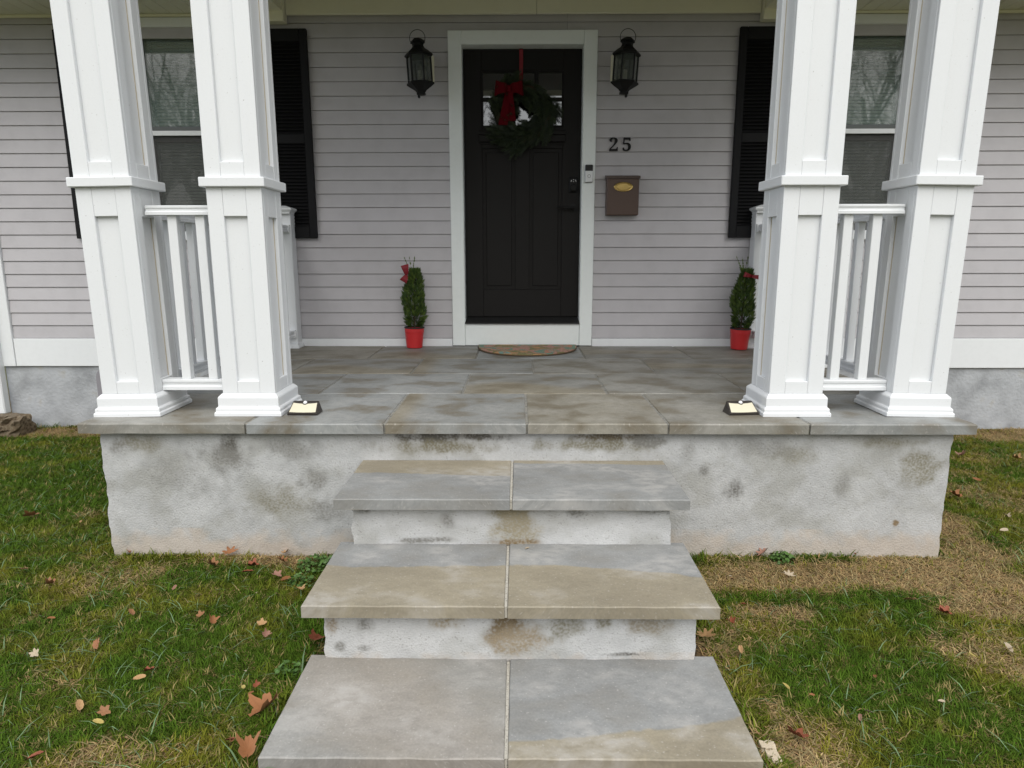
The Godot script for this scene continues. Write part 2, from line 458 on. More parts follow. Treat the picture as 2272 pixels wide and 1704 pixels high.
func build_door(h: Node3D) -> void:
	# casing with a recessed jamb
	for sg in [-1.0, 1.0]:
		bar(h, "door_casing", M["casing"], sg * 0.455, sg * 0.553, 0.004, 2.339, -0.006, 0.034, 0.003)
		bar(h, "door_jamb", M["casing"], sg * 0.452, sg * 0.4545, 0.19, 2.243, -0.16, 0.030, 0.0)
	bar(h, "door_casing", M["casing"], -0.4545, 0.4545, 2.246, 2.339, -0.006, 0.0335, 0.003)
	bar(h, "door_jamb", M["casing"], -0.451, 0.451, 2.2415, 2.245, -0.16, 0.030, 0.0)
	bar(h, "kick_board", M["casing"], -0.454, 0.454, 0.004, 0.185, -0.02, 0.022, 0.002)
	var s := MB.new()
	s.face([Vector3(-0.4535, 0.187, 0.040), Vector3(0.4535, 0.187, 0.040), Vector3(0.446, 0.222, -0.075), Vector3(-0.446, 0.222, -0.075)], Vector3.UP)
	s.face([Vector3(-0.4535, 0.178, 0.040), Vector3(0.4535, 0.178, 0.040), Vector3(0.4535, 0.187, 0.040), Vector3(-0.4535, 0.187, 0.040)], Vector3(0, 0, 1))
	part(s, "threshold", M["black_rubber"], h)
	var d := Node3D.new()
	d.name = "front_door"
	h.add_child(d, true)
	d.position = Vector3(0, 0, -0.078)
	var m: Material = M["door_paint"]
	# stiles, rails, muntins and panels, front face at z 0
	for r in [[-0.448, -0.312, 0.226, 2.239], [0.312, 0.448, 0.226, 2.239]]: bar(d, "stile", m, r[0], r[1], r[2], r[3], -0.045, 0.0, 0.002)
	for r in [[-0.3119, 0.3119, 2.085, 2.239], [-0.3119, 0.3119, 1.525, 1.683], [-0.3119, 0.3119, 0.226, 0.442]]: bar(d, "rail", m, r[0], r[1], r[2], r[3], -0.045, -0.0005, 0.002)
	bar(d, "middle_stile", m, -0.055, 0.055, 0.4421, 1.5249, -0.045, -0.0007, 0.002)
	for sg in [-1.0, 1.0]:
		bar(d, "panel", m, sg * 0.0551, sg * 0.3119, 0.4421, 1.5249, -0.045, -0.014, 0.0)
		bar(d, "panel", m, sg * 0.084, sg * 0.283, 0.472, 1.495, -0.0138, -0.006, 0.006)
	for x in [[-0.300, -0.122], [-0.090, 0.090], [0.122, 0.300]]:
		for y in [[1.695, 1.870], [1.897, 2.073]]:
			bar(d, "pane", M["coated_glass"], x[0], x[1], y[0], y[1], -0.030, -0.018, 0.0)
	for r in [[-0.3119, -0.3001], [-0.1219, -0.0901], [0.0901, 0.1219], [0.3001, 0.3119]]: bar(d, "muntin", m, r[0], r[1], 1.6831, 2.0849, -0.045, -0.003, 0.002)
	for r in [[1.684, 1.6949], [1.8701, 1.8969], [2.0731, 2.0848]]:
		for x in [[-0.2999, -0.1221], [-0.0899, 0.0899], [0.1221, 0.2999]]: bar(d, "muntin", m, x[0], x[1], r[0], r[1], -0.045, -0.0035, 0.002)
	bar(d, "ledge", m, -0.340, 0.336, 1.622, 1.650, 0.0, 0.030, 0.003)
	bar(d, "ledge", m, -0.335, 0.331, 1.556, 1.566, 0.0, 0.010, 0.002)
	for x in [-0.335, -0.058, 0.215]: bar(d, "dentil_block", m, x, x + 0.115, 1.571, 1.621, 0.0, 0.021, 0.003)
	# keypad deadbolt and lever handle
	var kp := MB.new()
	kp.span(-0.035, 0.035, -0.056, 0.056, 0.0, 0.022, 0.008)
	var lock := part(kp, "keypad_lock", M["black_metal"], d)
	lock.position = Vector3(0.397, 1.250, 0.0)
	var kn := MB.new()
	kn.t = Transform3D(Basis(Vector3.RIGHT, PI / 2), Vector3(0, -0.022, 0.022))
	kn.lathe([Vector2(0.025, 0.0), Vector2(0.025, 0.012), Vector2(0.021, 0.016), Vector2(0, 0.016)], 20)
	part(kn, "thumb_turn", M["black_metal"], lock)
	for p in [[-0.019, 0.026], [-0.016, 0.034], [0.0, 0.040], [0.016, 0.034], [0.019, 0.026], [0.0, 0.025]]:
		bar(lock, "key_button", M["lens_white"], p[0] - 0.0028, p[0] + 0.0028, p[1] - 0.0028, p[1] + 0.0028, 0.0222, 0.024, 0.001)
	var lv := MB.new()
	lv.t = Transform3D(Basis(Vector3.RIGHT, PI / 2), Vector3(0.0, 0, 0))
	lv.lathe([Vector2(0.032, 0.0), Vector2(0.032, 0.008), Vector2(0.012, 0.011), Vector2(0.012, 0.050), Vector2(0, 0.050)], 20)
	lv.t = Transform3D()
	lv.tube([Vector3(0.008, 0, 0.046), Vector3(-0.05, -0.002, 0.048), Vector3(-0.115, 0.004, 0.044), Vector3(-0.125, 0.004, 0.036)], [0.010, 0.009, 0.0075, 0.007], 8)
	var hd := part(lv, "handle", M["black_metal"], d)
	hd.position = Vector3(0.400, 1.078, 0.0)

# ------------------------------------------------------------------ stoop of stucco and bluestone
func stone_tex(w: int, h: int, sd: int, A: Color, B: Color, edge: Callable, size: Vector2, opt := {}) -> ImageTexture:
	var n1 := noise(2.2, sd, 4)
	var n2 := noise(14.0, sd + 1, 4)
	var n3 := noise(95.0, sd + 2, 2)
	var n4 := noise(2.1, sd + 3, 3)
	var pale: float = opt.get("pale", 0.35)
	var brown: float = opt.get("brown", 0.25)
	var soft: float = opt.get("soft", 0.012)
	return paint(w, h, func(u: float, v: float) -> Color:
		var x := u * size.x
		var z := v * size.y
		var a := n1.get_noise_2d(x, z)
		var b := n2.get_noise_2d(x, z * 1.6)
		var e: float = edge.call(u, v) * size.y
		e += a * 0.02 + b * 0.008
		var t := smoothstep(-soft, soft, e)
		var c := A.lerp(B, t)
		var l := 1.0 + a * 0.16 + b * 0.15 + n3.get_noise_2d(x, z) * 0.11
		if b > 0.30: l -= (b - 0.30) * 0.5
		c = Color(c.r * l, c.g * l, c.b * l)
		var q := n4.get_noise_2d(x * 1.3, z * 1.9)
		if q > 0.05: c = c.lerp(Color(0.40, 0.385, 0.365), minf((q - 0.05) * 1.5, 0.7) * pale * (0.7 + 0.9 * b))
		elif q < 0.0: c = c.lerp(Color(0.130, 0.108, 0.072), minf(-q * 2.0, 0.8) * brown * (0.85 + 0.5 * b))
		if n3.get_noise_2d(x * 0.7 + 9.0, z * 0.7) > 0.62: c = c.lerp(Color(0.5, 0.48, 0.45), 0.3)
		return c)
func grit(w: int, h: int, freq: float, sd: int) -> ImageTexture:
	return ImageTexture.create_from_image(noise(freq, sd, 4).get_image(w, h))
func stone_mat(called: String, tex: Texture2D, rough := 0.62) -> StandardMaterial3D:
	var m := mat(called, Color.WHITE, rough)
	m.albedo_texture = tex
	m.texture_repeat = false
	m.heightmap_enabled = true; m.heightmap_texture = M["stone_grit"]; m.heightmap_scale = 0.10
	return m
func slab_mesh(sx: float, sz: float, th: float, sd: int, rough_front := 0.0012, b := 0.005) -> ArrayMesh:
	# a stone with slightly uneven edges; top at y 0, centred
	var nz := noise(9.0, sd, 3)
	var nz2 := noise(28.0, sd + 5, 2)
	var s := MB.new()
	var out := []
	var N := 18
	for e in 4:
		for i in N:
			var f := float(i) / N
			var p: Vector2
			match e:
				0: p = Vector2(lerpf(-0.5, 0.5, f) * sx, sz * 0.5)
				1: p = Vector2(sx * 0.5, lerpf(0.5, -0.5, f) * sz)
				2: p = Vector2(lerpf(0.5, -0.5, f) * sx, -sz * 0.5)
				3: p = Vector2(-sx * 0.5, lerpf(-0.5, 0.5, f) * sz)
			var j := (nz.get_noise_2d(p.x, p.y) + 0.5 * nz2.get_noise_2d(p.x, p.y)) * rough_front * 2.5
			if e == 0: p.y += j if i > 0 else 0.0
			else: p += p.normalized() * j * 0.4 if i > 0 else Vector2.ZERO
			out.append(p)
	var K := out.size()
	var uvf := func(p: Vector2) -> Vector2: return Vector2(p.x / sx + 0.5, p.y / sz + 0.5)
	var inner := []
	for i in K:
		var p: Vector2 = out[i]
		var bb := b * (0.7 + 0.9 * absf(nz2.get_noise_2d(p.x * 2.0, p.y * 2.0 + 3.0)))
		inner.append(Vector2(p.x - signf(p.x) * bb if absf(p.x) > sx * 0.5 - 0.012 else p.x, p.y - signf(p.y) * bb if absf(p.y) > sz * 0.5 - 0.012 else p.y))
	var c0 := s.vert(Vector3.ZERO, Vector3.UP, Vector2(0.5, 0.5))
	var ring := []
	for i in K: ring.append(s.vert(Vector3(inner[i].x, 0, inner[i].y), Vector3.UP, uvf.call(inner[i])))
	for i in K: s.tri_i(c0, ring[i], ring[(i + 1) % K])
	for i in K:
		var a: Vector2 = out[i]
		var d: Vector2 = out[(i + 1) % K]
		var ai: Vector2 = inner[i]
		var di: Vector2 = inner[(i + 1) % K]
		var o := Vector3(a.x + d.x, 0, a.y + d.y)
		var side := int(i / N)
		o = [Vector3(0, 0, 1), Vector3(1, 0, 0), Vector3(0, 0, -1), Vector3(-1, 0, 0)][side]
		s.face([Vector3(ai.x, 0, ai.y), Vector3(di.x, 0, di.y), Vector3(d.x, -b, d.y), Vector3(a.x, -b, a.y)], o + Vector3.UP, [uvf.call(ai), uvf.call(di), uvf.call(di), uvf.call(ai)])
		var k := 0.10
		var ua: Vector2 = uvf.call(a * (1.0 - k))
		var ud: Vector2 = uvf.call(d * (1.0 - k))
		s.face([Vector3(a.x, -b, a.y), Vector3(d.x, -b, d.y), Vector3(d.x, -th, d.y), Vector3(a.x, -th, a.y)], o, [uvf.call(ai), uvf.call(di), ud, ua])
	s.face([Vector3(-sx / 2, -th, -sz / 2), Vector3(sx / 2, -th, -sz / 2), Vector3(sx / 2, -th, sz / 2), Vector3(-sx / 2, -th, sz / 2)], Vector3.DOWN)
	return s.mesh()

func stucco_tex(w: int, h: int, x0: float, x1: float, y0: float, y1: float, stains: Array, sd: int, base: Color, foot: float) -> ImageTexture:
	# blotches, pits and the stains at the places where the photograph shows them
	var n1 := noise(1.9, sd, 4)
	var n2 := noise(11.0, sd + 1, 4)
	var n3 := noise(70.0, sd + 2, 2)
	var n4 := noise(3.2, sd + 3, 3)
	return paint(w, h, func(u: float, v: float) -> Color:
		var x := lerpf(x0, x1, u)
		var y := lerpf(y1, y0, v)
		var a := n1.get_noise_2d(x * 1.2, y * 1.4)
		var b := n2.get_noise_2d(x, y)
		var f := n3.get_noise_2d(x, y)
		var l := 1.0 + a * 0.10 + b * 0.10 + f * 0.06
		var c := Color(base.r * l, base.g * l, base.b * l)
		var q := n4.get_noise_2d(x, y * 1.1) + b * 0.25
		if q > -0.08: c = c.lerp(Color(0.25, 0.245, 0.215), minf((q + 0.08) * 0.9, 0.45))
		if f > 0.47 and b > 0.0: c = c.lerp(Color(0.17, 0.16, 0.15), 0.45)
		if y < foot: c = c.lerp(Color(0.44, 0.38, 0.32), clampf((foot - y) / 0.12 + a * 0.6 + b * 0.5, 0.0, 0.75))
		for s in stains:
			var dx: float = (x - s[0]) / s[2]
			var dy: float = (y - s[1]) / s[3]
			if absf(dx) > 1.7 or absf(dy) > 1.7: continue
			var r := sqrt(dx * dx + dy * dy) + a * 0.5 + b * 0.55
			var k := (1.0 - smoothstep(0.15, 1.15, r)) * float(s[5])
			if k > 0.0: c = c.lerp(s[4], clampf(k * (1.15 + f * 0.8), 0.0, 0.95))
		return c)

func wall_sheet(x0: float, x1: float, y0: float, y1: float, nx: int, ny: int, sd: int, ragged: float) -> ArrayMesh:
	# hand-trowelled face, z 0 outwards, with a thickness and a broken lower edge
	var a := noise(3.0, sd, 3)
	var b := noise(26.0, sd + 1, 3)
	var e := noise(5.0, sd + 2, 4)
	var s := MB.new()
	var P := func(i: int, j: int) -> Vector3:
		var u := float(i) / nx
		var x := lerpf(x0, x1, u)
		var lo := y0 + maxf(0.0, e.get_noise_1d(x * 0.8) + 0.12) * ragged * 0.6
		if ragged > 0.0: lo += 0.072 * smoothstep(0.80, 1.05, x) * (1.0 - smoothstep(1.55, 1.75, x)) * (0.86 + 0.16 * sin(x * 19.0) + 0.10 * sin(x * 43.0 + 1.0))
		var y := lerpf(lo, y1, float(j) / ny)
		var z := a.get_noise_2d(x, y) * 0.007 + b.get_noise_2d(x, y) * 0.0022
		if i == 0 or i == nx: x += a.get_noise_1d(y * 3.0 + x) * 0.010
		return Vector3(x, y, z)
	var g := []
	for j in ny + 1:
		var row := []
		for i in nx + 1: row.append(P.call(i, j))
		g.append(row)
	var ids := []
	for j in ny + 1:
		var row := []
		for i in nx + 1:
			var dx: Vector3 = g[j][mini(i + 1, nx)] - g[j][maxi(i - 1, 0)]
			var dy: Vector3 = g[mini(j + 1, ny)][i] - g[maxi(j - 1, 0)][i]
			row.append(s.vert(g[j][i], dx.cross(dy), Vector2(float(i) / nx, 1.0 - (g[j][i].y - y0) / (y1 - y0))))
		ids.append(row)
	for j in ny:
		for i in nx:
			s.tri_i(ids[j][i], ids[j][i + 1], ids[j + 1][i + 1])
			s.tri_i(ids[j][i], ids[j + 1][i + 1], ids[j + 1][i])
	var back := Vector3(0, 0, -0.03)
	for i in nx:
		var p: Vector3 = g[0][i]
		var q: Vector3 = g[0][i + 1]
		s.face([p, q, q + back, p + back], Vector3.DOWN, [Vector2(float(i) / nx, 0.98), Vector2(float(i + 1) / nx, 0.98), Vector2(float(i + 1) / nx, 0.99), Vector2(float(i) / nx, 0.99)])
	for i in [0, nx]:
		for j in ny:
			var p: Vector3 = g[j][i]
			var q: Vector3 = g[j + 1][i]
			s.face([p, q, q + back, p + back], Vector3(-1 if i == 0 else 1, 0, 0), [Vector2(0.01, 1.0 - float(j) / ny), Vector2(0.01, 1.0 - float(j + 1) / ny), Vector2(0.0, 1.0 - float(j + 1) / ny), Vector2(0.0, 1.0 - float(j) / ny)])
	return s.mesh()

func build_stoop() -> void:
	var st := thing("stoop", "stucco stoop paved with grey bluestone and three wide bluestone steps", "stoop")
	# block under the paving
	bar(st, "stucco_block", M["stucco"], -1.872, 1.862, -0.85, -0.0505, 0.03, 2.478, 0.004)
	var olive := Color(0.17, 0.155, 0.105)
	var soot := Color(0.085, 0.078, 0.066)
	var rust := Color(0.19, 0.13, 0.065)
	var smoke := Color(0.19, 0.185, 0.17)
	var W := [[-1.30, -0.10, 0.055, 0.09, soot, 0.75], [-1.33, -0.17, 0.16, 0.07, smoke, 0.6], [-0.42, -0.072, 0.16, 0.030, soot, 1.0], [-0.20, -0.068, 0.14, 0.022, soot, 0.9], [-0.36, -0.115, 0.26, 0.04, olive, 0.7], [0.35, -0.068, 0.20, 0.026, Color(0.11, 0.085, 0.05), 1.0], [0.30, -0.105, 0.30, 0.035, olive, 0.65], [0.55, -0.085, 0.10, 0.03, smoke, 0.8],
		[0.94, -0.33, 0.05, 0.07, soot, 0.55], [0.80, -0.22, 0.03, 0.05, smoke, 0.7], [1.75, -0.20, 0.10, 0.10, olive, 0.6], [1.20, -0.15, 0.12, 0.05, olive, 0.4], [1.42, -0.30, 0.05, 0.07, smoke, 0.5], [1.67, -0.47, 0.015, 0.018, rust, 0.9], [-1.10, -0.36, 0.14, 0.10, olive, 0.5], [-0.95, -0.27, 0.08, 0.06, smoke, 0.6], [-1.55, -0.25, 0.2, 0.12, smoke, 0.35], [-0.88, -0.42, 0.10, 0.05, smoke, 0.5], [-1.80, -0.12, 0.08, 0.06, smoke, 0.6], [1.05, -0.12, 0.2, 0.05, smoke, 0.4], [-1.72, -0.10, 0.12, 0.05, olive, 0.5], [-1.05, -0.12, 0.2, 0.06, smoke, 0.5], [1.62, -0.09, 0.2, 0.03, olive, 0.5], [0.72, -0.13, 0.05, 0.07, smoke, 0.4]]
	var wm := stone_mat("stucco_face", stucco_tex(1400, 230, -1.887, 1.877, -0.72, -0.050, W, 101, Color(0.415, 0.418, 0.416), -0.50), 0.92)
	wm.heightmap_texture = grit(2040, 364, 0.16, 25); wm.heightmap_scale = 0.15
	var face := part_m(wall_sheet(-1.887, 1.877, -0.72, -0.0505, 300, 40, 11, 0.16), "stucco_face", wm, st)
	bar(st, "gap_shade", M["gap_shade"], -1.865, 1.855, -0.86, -0.585, 2.40, 2.4795, 0.0)  # added dark strip: shade of the gap below the stucco, put in as colour
	face.position.z = 2.507
	# paving, four rows of stones with open joints over a mortar bed
	bar(st, "mortar_bed", M["mortar_grey"], -1.945, 1.94, -0.0495, -0.0045, 0.03, 2.535, 0.002)
	var blue := Color(0.245, 0.256, 0.256)
	var tan := Color(0.245, 0.222, 0.172)
	var tex := []
	var never := func(_u: float, _v: float) -> float: return -9.0
	for k in 8:
		var edge := never
		var A := blue.lerp(tan, [0.15, 0.35, 0.6, 0.1, 0.45, 0.8, 0.2, 0.5][k])
		A = A * [0.95, 0.86, 0.90, 1.0, 0.80, 0.92, 0.9, 0.93][k]
		if k == 1: edge = func(u: float, v: float) -> float: return v - 0.62 + 0.15 * sin(u * 5.0)
		if k == 4: edge = func(u: float, v: float) -> float: return 0.22 - absf(v - 0.5) * (1.0 + u)
		if k == 6: edge = func(u: float, v: float) -> float: return (0.13 - u) * 1.2
		tex.append(stone_mat("bluestone%d" % k, stone_tex(260, 210, 200 + k * 10, A, tan * 0.9, edge, Vector2(0.76, 0.61), {"pale": 0.3, "brown": 0.9, "soft": 0.06}), 0.55))
	var rows := [[0.03, 0.695, [-1.953, -1.093, -0.330, 0.444, 1.200, 1.950]], [0.695, 1.297, [-1.953, -1.455, -0.696, 0.065, 0.822, 1.580, 1.950]], [1.297, 1.903, [-1.953, -1.085, -0.326, 0.440, 1.190, 1.950]], [1.903, 2.551, [-1.958, -1.218, -0.612, 0.008, 0.621, 1.230, 1.953]]]
	var pick := [[5, 1, 3, 4, 2], [2, 1, 6, 7, 4, 5], [0, 3, 1, 7, 2], [7, 3, 6, 5, 2, 0]]
	for r in rows.size():
		var xs: Array = rows[r][2]
		for i in xs.size() - 1:
			var sx: float = xs[i + 1] - xs[i] - 0.009
			var sz: float = rows[r][1] - rows[r][0] - (0.009 if r < 3 else 0.006)
			var front: float = 0.0045 if r == 3 and i == 0 else 0.0014
			var o := part_m(slab_mesh(sx, sz, 0.045, 300 + r * 10 + i, front), "paving_slab", tex[pick[r][i]], st)
			o.position = Vector3((xs[i] + xs[i + 1]) * 0.5, rng.randf_range(-0.0012, 0.0012), (rows[r][0] + rows[r][1]) * 0.5)
			o.rotation.x = rng.randf_range(-0.002, 0.002)
	# steps
	var Y := [-0.177, -0.377, -0.5925]
	var zb := [2.505, 2.944, 3.364]
	var zf := [2.994, 3.414, 3.815]
	var X := [[-0.722, 0.612], [-0.722, 0.612], [-0.722, 0.620]]
	var J := [-0.056, -0.068, -0.061]
	var gb := Color(0.228, 0.231, 0.227)
	var gt := Color(0.252, 0.222, 0.164)
	var edges := [
		[func(u: float, v: float) -> float: return 0.36 + 0.10 * u - v, func(u: float, v: float) -> float: return 0.10 + 0.02 * u - v],
		[func(u: float, v: float) -> float: return v - 0.43, func(u: float, v: float) -> float: return v - 0.42 - 0.16 * u * u],
		[func(u: float, v: float) -> float: return 0.30 - absf(u * 0.8 - v * 0.5 - 0.1), func(u: float, v: float) -> float: return v - 0.86 + 0.24 * u - 0.05 * sin(u * 3.1)]]
	for k in 3:
		var x0: float = X[k][0]
		var x1: float = X[k][1]
		for q in 2:
			var a: float = x0 if q == 0 else J[k] + 0.0055
			var b: float = J[k] - 0.005 if q == 0 else x1
			var A: Color = gb if not (k == 2 and q == 0) else Color(0.252, 0.247, 0.232)
			var B: Color = gt if not (k == 2 and q == 0) else Color(0.272, 0.252, 0.225)
			var tm := stone_mat("tread_stone%d" % (k * 2 + q), stone_tex(340, 240, 500 + k * 20 + q * 7, A, B, edges[k][q], Vector2(b - a, zf[k] - zb[k]), {"pale": 0.7, "brown": 0.30, "soft": 0.006 if k < 2 or q == 1 else 0.08}), 0.6)
			var o := part_m(slab_mesh(b - a, zf[k] - zb[k] + (0.0 if k == 0 else 0.02), 0.042, 600 + k * 4 + q, 0.0012, 0.0035), "tread_slab", tm, st)
			o.position = Vector3((a + b) * 0.5, Y[k], (zb[k] + zf[k]) * 0.5 - (0.0 if k == 0 else 0.01))
		bar(st, "mortar_joint", M["mortar_cream"], J[k] - 0.0048, J[k] + 0.0046, Y[k] - 0.042, Y[k] - 0.0015, zb[k] + 0.012, zf[k] - 0.004, 0.001)
	# risers of stucco under the treads
	var S1 := [[-0.06, -0.235, 0.085, 0.05, Color(0.14, 0.12, 0.06), 0.9], [-0.04, -0.30, 0.10, 0.10, Color(0.27, 0.235, 0.16), 0.75], [-0.05, -0.37, 0.12, 0.015, rust, 0.6], [0.20, -0.25, 0.08, 0.04, smoke, 0.75], [-0.30, -0.28, 0.03, 0.03, smoke, 0.6], [-0.33, -0.36, 0.08, 0.014, smoke, 0.8], [-0.45, -0.365, 0.05, 0.012, smoke, 0.7], [-0.62, -0.235, 0.05, 0.02, smoke, 0.7], [0.5, -0.24, 0.1, 0.02, smoke, 0.5]]
	var S2 := [[-0.26, -0.45, 0.07, 0.055, Color(0.24, 0.19, 0.11), 0.85], [-0.08, -0.46, 0.07, 0.085, Color(0.14, 0.10, 0.05), 0.95], [-0.04, -0.53, 0.10, 0.06, Color(0.27, 0.22, 0.15), 0.7], [-0.53, -0.47, 0.035, 0.04, smoke, 0.7], [-0.64, -0.47, 0.03, 0.05, Color(0.25, 0.20, 0.14), 0.6], [0.12, -0.47, 0.07, 0.06, olive, 0.55], [0.25, -0.45, 0.03, 0.04, olive, 0.6], [0.40, -0.46, 0.09, 0.05, Color(0.24, 0.21, 0.16), 0.7], [0.34, -0.575, 0.09, 0.008, soot, 0.6], [-0.62, -0.55, 0.02, 0.02, smoke, 0.6], [-0.54, -0.555, 0.03, 0.015, smoke, 0.5]]
	var Rz := [2.944, 3.364]
	var top := [-0.219, -0.419]
	var bot := [-0.379, -0.595]
	for k in 2:
		var x0: float = -0.668
		var x1: float = 0.553
		bar(st, "riser_block", M["stucco"], x0 + 0.012, x1 - 0.012, bot[k] - 0.35, top[k] - 0.0005, 2.47 if k == 0 else 2.95, Rz[k] - 0.027, 0.003)
		var rm := stone_mat("riser_face%d" % k, stucco_tex(520, 96, x0, x1, bot[k] - 0.004, top[k], [S1, S2][k], 150 + k * 9, Color(0.475, 0.478, 0.475), -9.0 if k == 0 else -0.565), 0.93)
		rm.heightmap_texture = grit(900, 130, 0.16, 27 + k); rm.heightmap_scale = 0.17
		var o := part_m(wall_sheet(x0, x1, bot[k] - 0.004, top[k] - 0.0005, 90, 16, 30 + k * 5, 0.0), "riser_face", rm, st)
		o.position.z = Rz[k]
	bar(st, "riser_block", M["stucco"], -0.655, 0.55, -0.9, -0.635, 3.37, 3.765, 0.003)

# ------------------------------------------------------------------ columns and railings
func panel_box(c: Node3D, y0: float, y1: float, w: float, top_rail: float, bottom_rail: float) -> void:
	var hw := w * 0.5
	var sw := 0.069
	var t := 0.019
	bar(c, "panel", M["pvc"], -hw + t, hw - t, y0 + 0.001, y1 - 0.001, -hw + t, hw - t, 0.0)
	for q in 4:
		var r := Basis(Vector3.UP, q * PI / 2)
		var edge := hw if q % 2 == 0 else hw - t - 0.0004
		for sx in [-1.0, 1.0]:
			var s := MB.new()
			var a: float = sx * edge
			var b: float = sx * (hw - sw)
			s.t = Transform3D(r, Vector3.ZERO)
			s.span(a, b, y0, y1, hw - t + 0.0004, hw, 0.0018)
			part(s, "stile", M["pvc"], c)
			if q % 2 == 1 and sx * (1.0 if q == 1 else -1.0) > 0.0:   # aged caulk along the rear edge of the side panels
				var k := MB.new()
				k.t = s.t
				var e: float = sx * (hw - sw - 0.0016)
				k.span(e - 0.0014, e + 0.0014, y0 + bottom_rail, y1 - top_rail, hw - t, hw - t + 0.003)
				part(k, "caulk_bead", M["caulk"], c)
		for yy in [[y0, y0 + bottom_rail], [y1 - top_rail, y1]]:
			var s := MB.new()
			s.t = Transform3D(r, Vector3.ZERO)
			s.span(-(hw - sw) + 0.0006, (hw - sw) - 0.0006, yy[0], yy[1], hw - t + 0.0004, hw - 0.0006, 0.0018)
			part(s, "rail", M["pvc"], c)
func column(x: float, z: float, label: String, lean: float) -> void:
	var c := thing("porch_column", label, "column", Vector3(x, 0.0008, z), "white panelled porch columns")
	c.rotation.z = lean
	var s := MB.new()
	s.square_turn([Vector2(0.152, 0.0), Vector2(0.152, 0.014), Vector2(0.1495, 0.018), Vector2(0.1465, 0.020), Vector2(0.1465, 0.032), Vector2(0.144, 0.037), Vector2(0.1385, 0.041), Vector2(0.1375, 0.046), Vector2(0.1375, 0.081), Vector2(0.135, 0.087), Vector2(0.1225, 0.100)])
	part(s, "base_moulding", M["pvc"], c)
	panel_box(c, 0.1002, 1.0066, 0.240, 0.122, 0.056)
	var b := MB.new()
	b.span(-0.141, 0.141, 1.007, 1.047, -0.141, 0.141, 0.003)
	part(b, "band", M["pvc"], c)
	panel_box(c, 1.0474, 2.452, 0.240, 0.12, 0.064)
func rail_cap(s: MB, along: Vector3, a: float, b: float, at: Vector3, w: float, y0: float, y1: float) -> void:
	# moulded rail section swept along x or z
	var prof := [Vector2(-0.5, 0.0), Vector2(-0.5, 0.30), Vector2(-0.40, 0.42), Vector2(-0.40, 0.62), Vector2(-0.46, 0.74), Vector2(-0.46, 0.94), Vector2(-0.40, 1.0), Vector2(0.40, 1.0), Vector2(0.46, 0.94), Vector2(0.46, 0.74), Vector2(0.40, 0.62), Vector2(0.40, 0.42), Vector2(0.5, 0.30), Vector2(0.5, 0.0)]
	var side := along.cross(Vector3.UP)
	var pts := []
	for p in prof: pts.append(at + side * p.x * w + Vector3.UP * lerpf(y0, y1, p.y))
	for i in pts.size():
		var p: Vector3 = pts[i]
		var q: Vector3 = pts[(i + 1) % pts.size()]
		var e := q - p
		s.face([p + along * a, q + along * a, q + along * b, p + along * b], along.cross(e) * -1.0 if along.cross(e).dot((p + q) * 0.5 - at - Vector3.UP * (y0 + y1) * 0.5) < 0 else along.cross(e))
	for e in [a, b]:
		var ring := []
		for p in pts: ring.append(p + along * e)
		s.face(ring, along * signf(e - (a + b) * 0.5))
func front_railing(x0: float, x1: float, bal: Array, label: String) -> void:
	var r := thing("short_railing", label, "railing", Vector3.ZERO, "short railings between paired columns")
	for yy in [["top_rail", 0.895, 0.936], ["bottom_rail", 0.105, 0.153]]:
		var s := MB.new()
		rail_cap(s, Vector3.RIGHT, x0, x1, Vector3(0, 0, 2.292), 0.076, yy[1], yy[2])
		part(s, yy[0], M["pvc"], r)
	for x in bal: bar(r, "baluster", M["pvc"], x - 0.0205, x + 0.0205, 0.153, 0.895, 2.272, 2.312, 0.002)
func side_railing(sg: float, label: String) -> void:
	var r := thing("side_railing", label, "railing", Vector3.ZERO, "side railings running back to the house")
	var x := sg * 1.815
	bar(r, "post", M["pvc"], x - 0.052, x + 0.052, 0.03, 1.03, 0.028, 0.132, 0.004)
	var cp := MB.new()
	cp.square_turn([Vector2(0.056, 1.025), Vector2(0.056, 1.035), Vector2(0.072, 1.050), Vector2(0.075, 1.058), Vector2(0.070, 1.066), Vector2(0.012, 1.086)], x, 0.105)
	part(cp, "post_cap", M["pvc"], r)
	var bs := MB.new()
	bs.square_turn([Vector2(0.072, 0.001), Vector2(0.072, 0.012), Vector2(0.060, 0.028), Vector2(0.054, 0.034)], x, 0.105)
	part(bs, "post_base", M["pvc"], r)
	for yy in [["top_rail", 0.890, 0.940], ["bottom_rail", 0.085, 0.137]]:
		var s := MB.new()
		rail_cap(s, Vector3(0, 0, 1), 0.135, 2.140, Vector3(x, 0, 0), 0.072, yy[1], yy[2])
		part(s, yy[0], M["pvc"], r)
		bar(r, "rail_bracket", M["pvc"], x - 0.045, x + 0.045, yy[1] - 0.008, yy[2] + 0.004, 0.1325, 0.152, 0.003)
	var z := 0.235
	while z < 2.10:
		bar(r, "baluster", M["pvc"], x - 0.0195, x + 0.0195, 0.137, 0.890, z - 0.0195, z + 0.0195, 0.002)
		z += 0.127

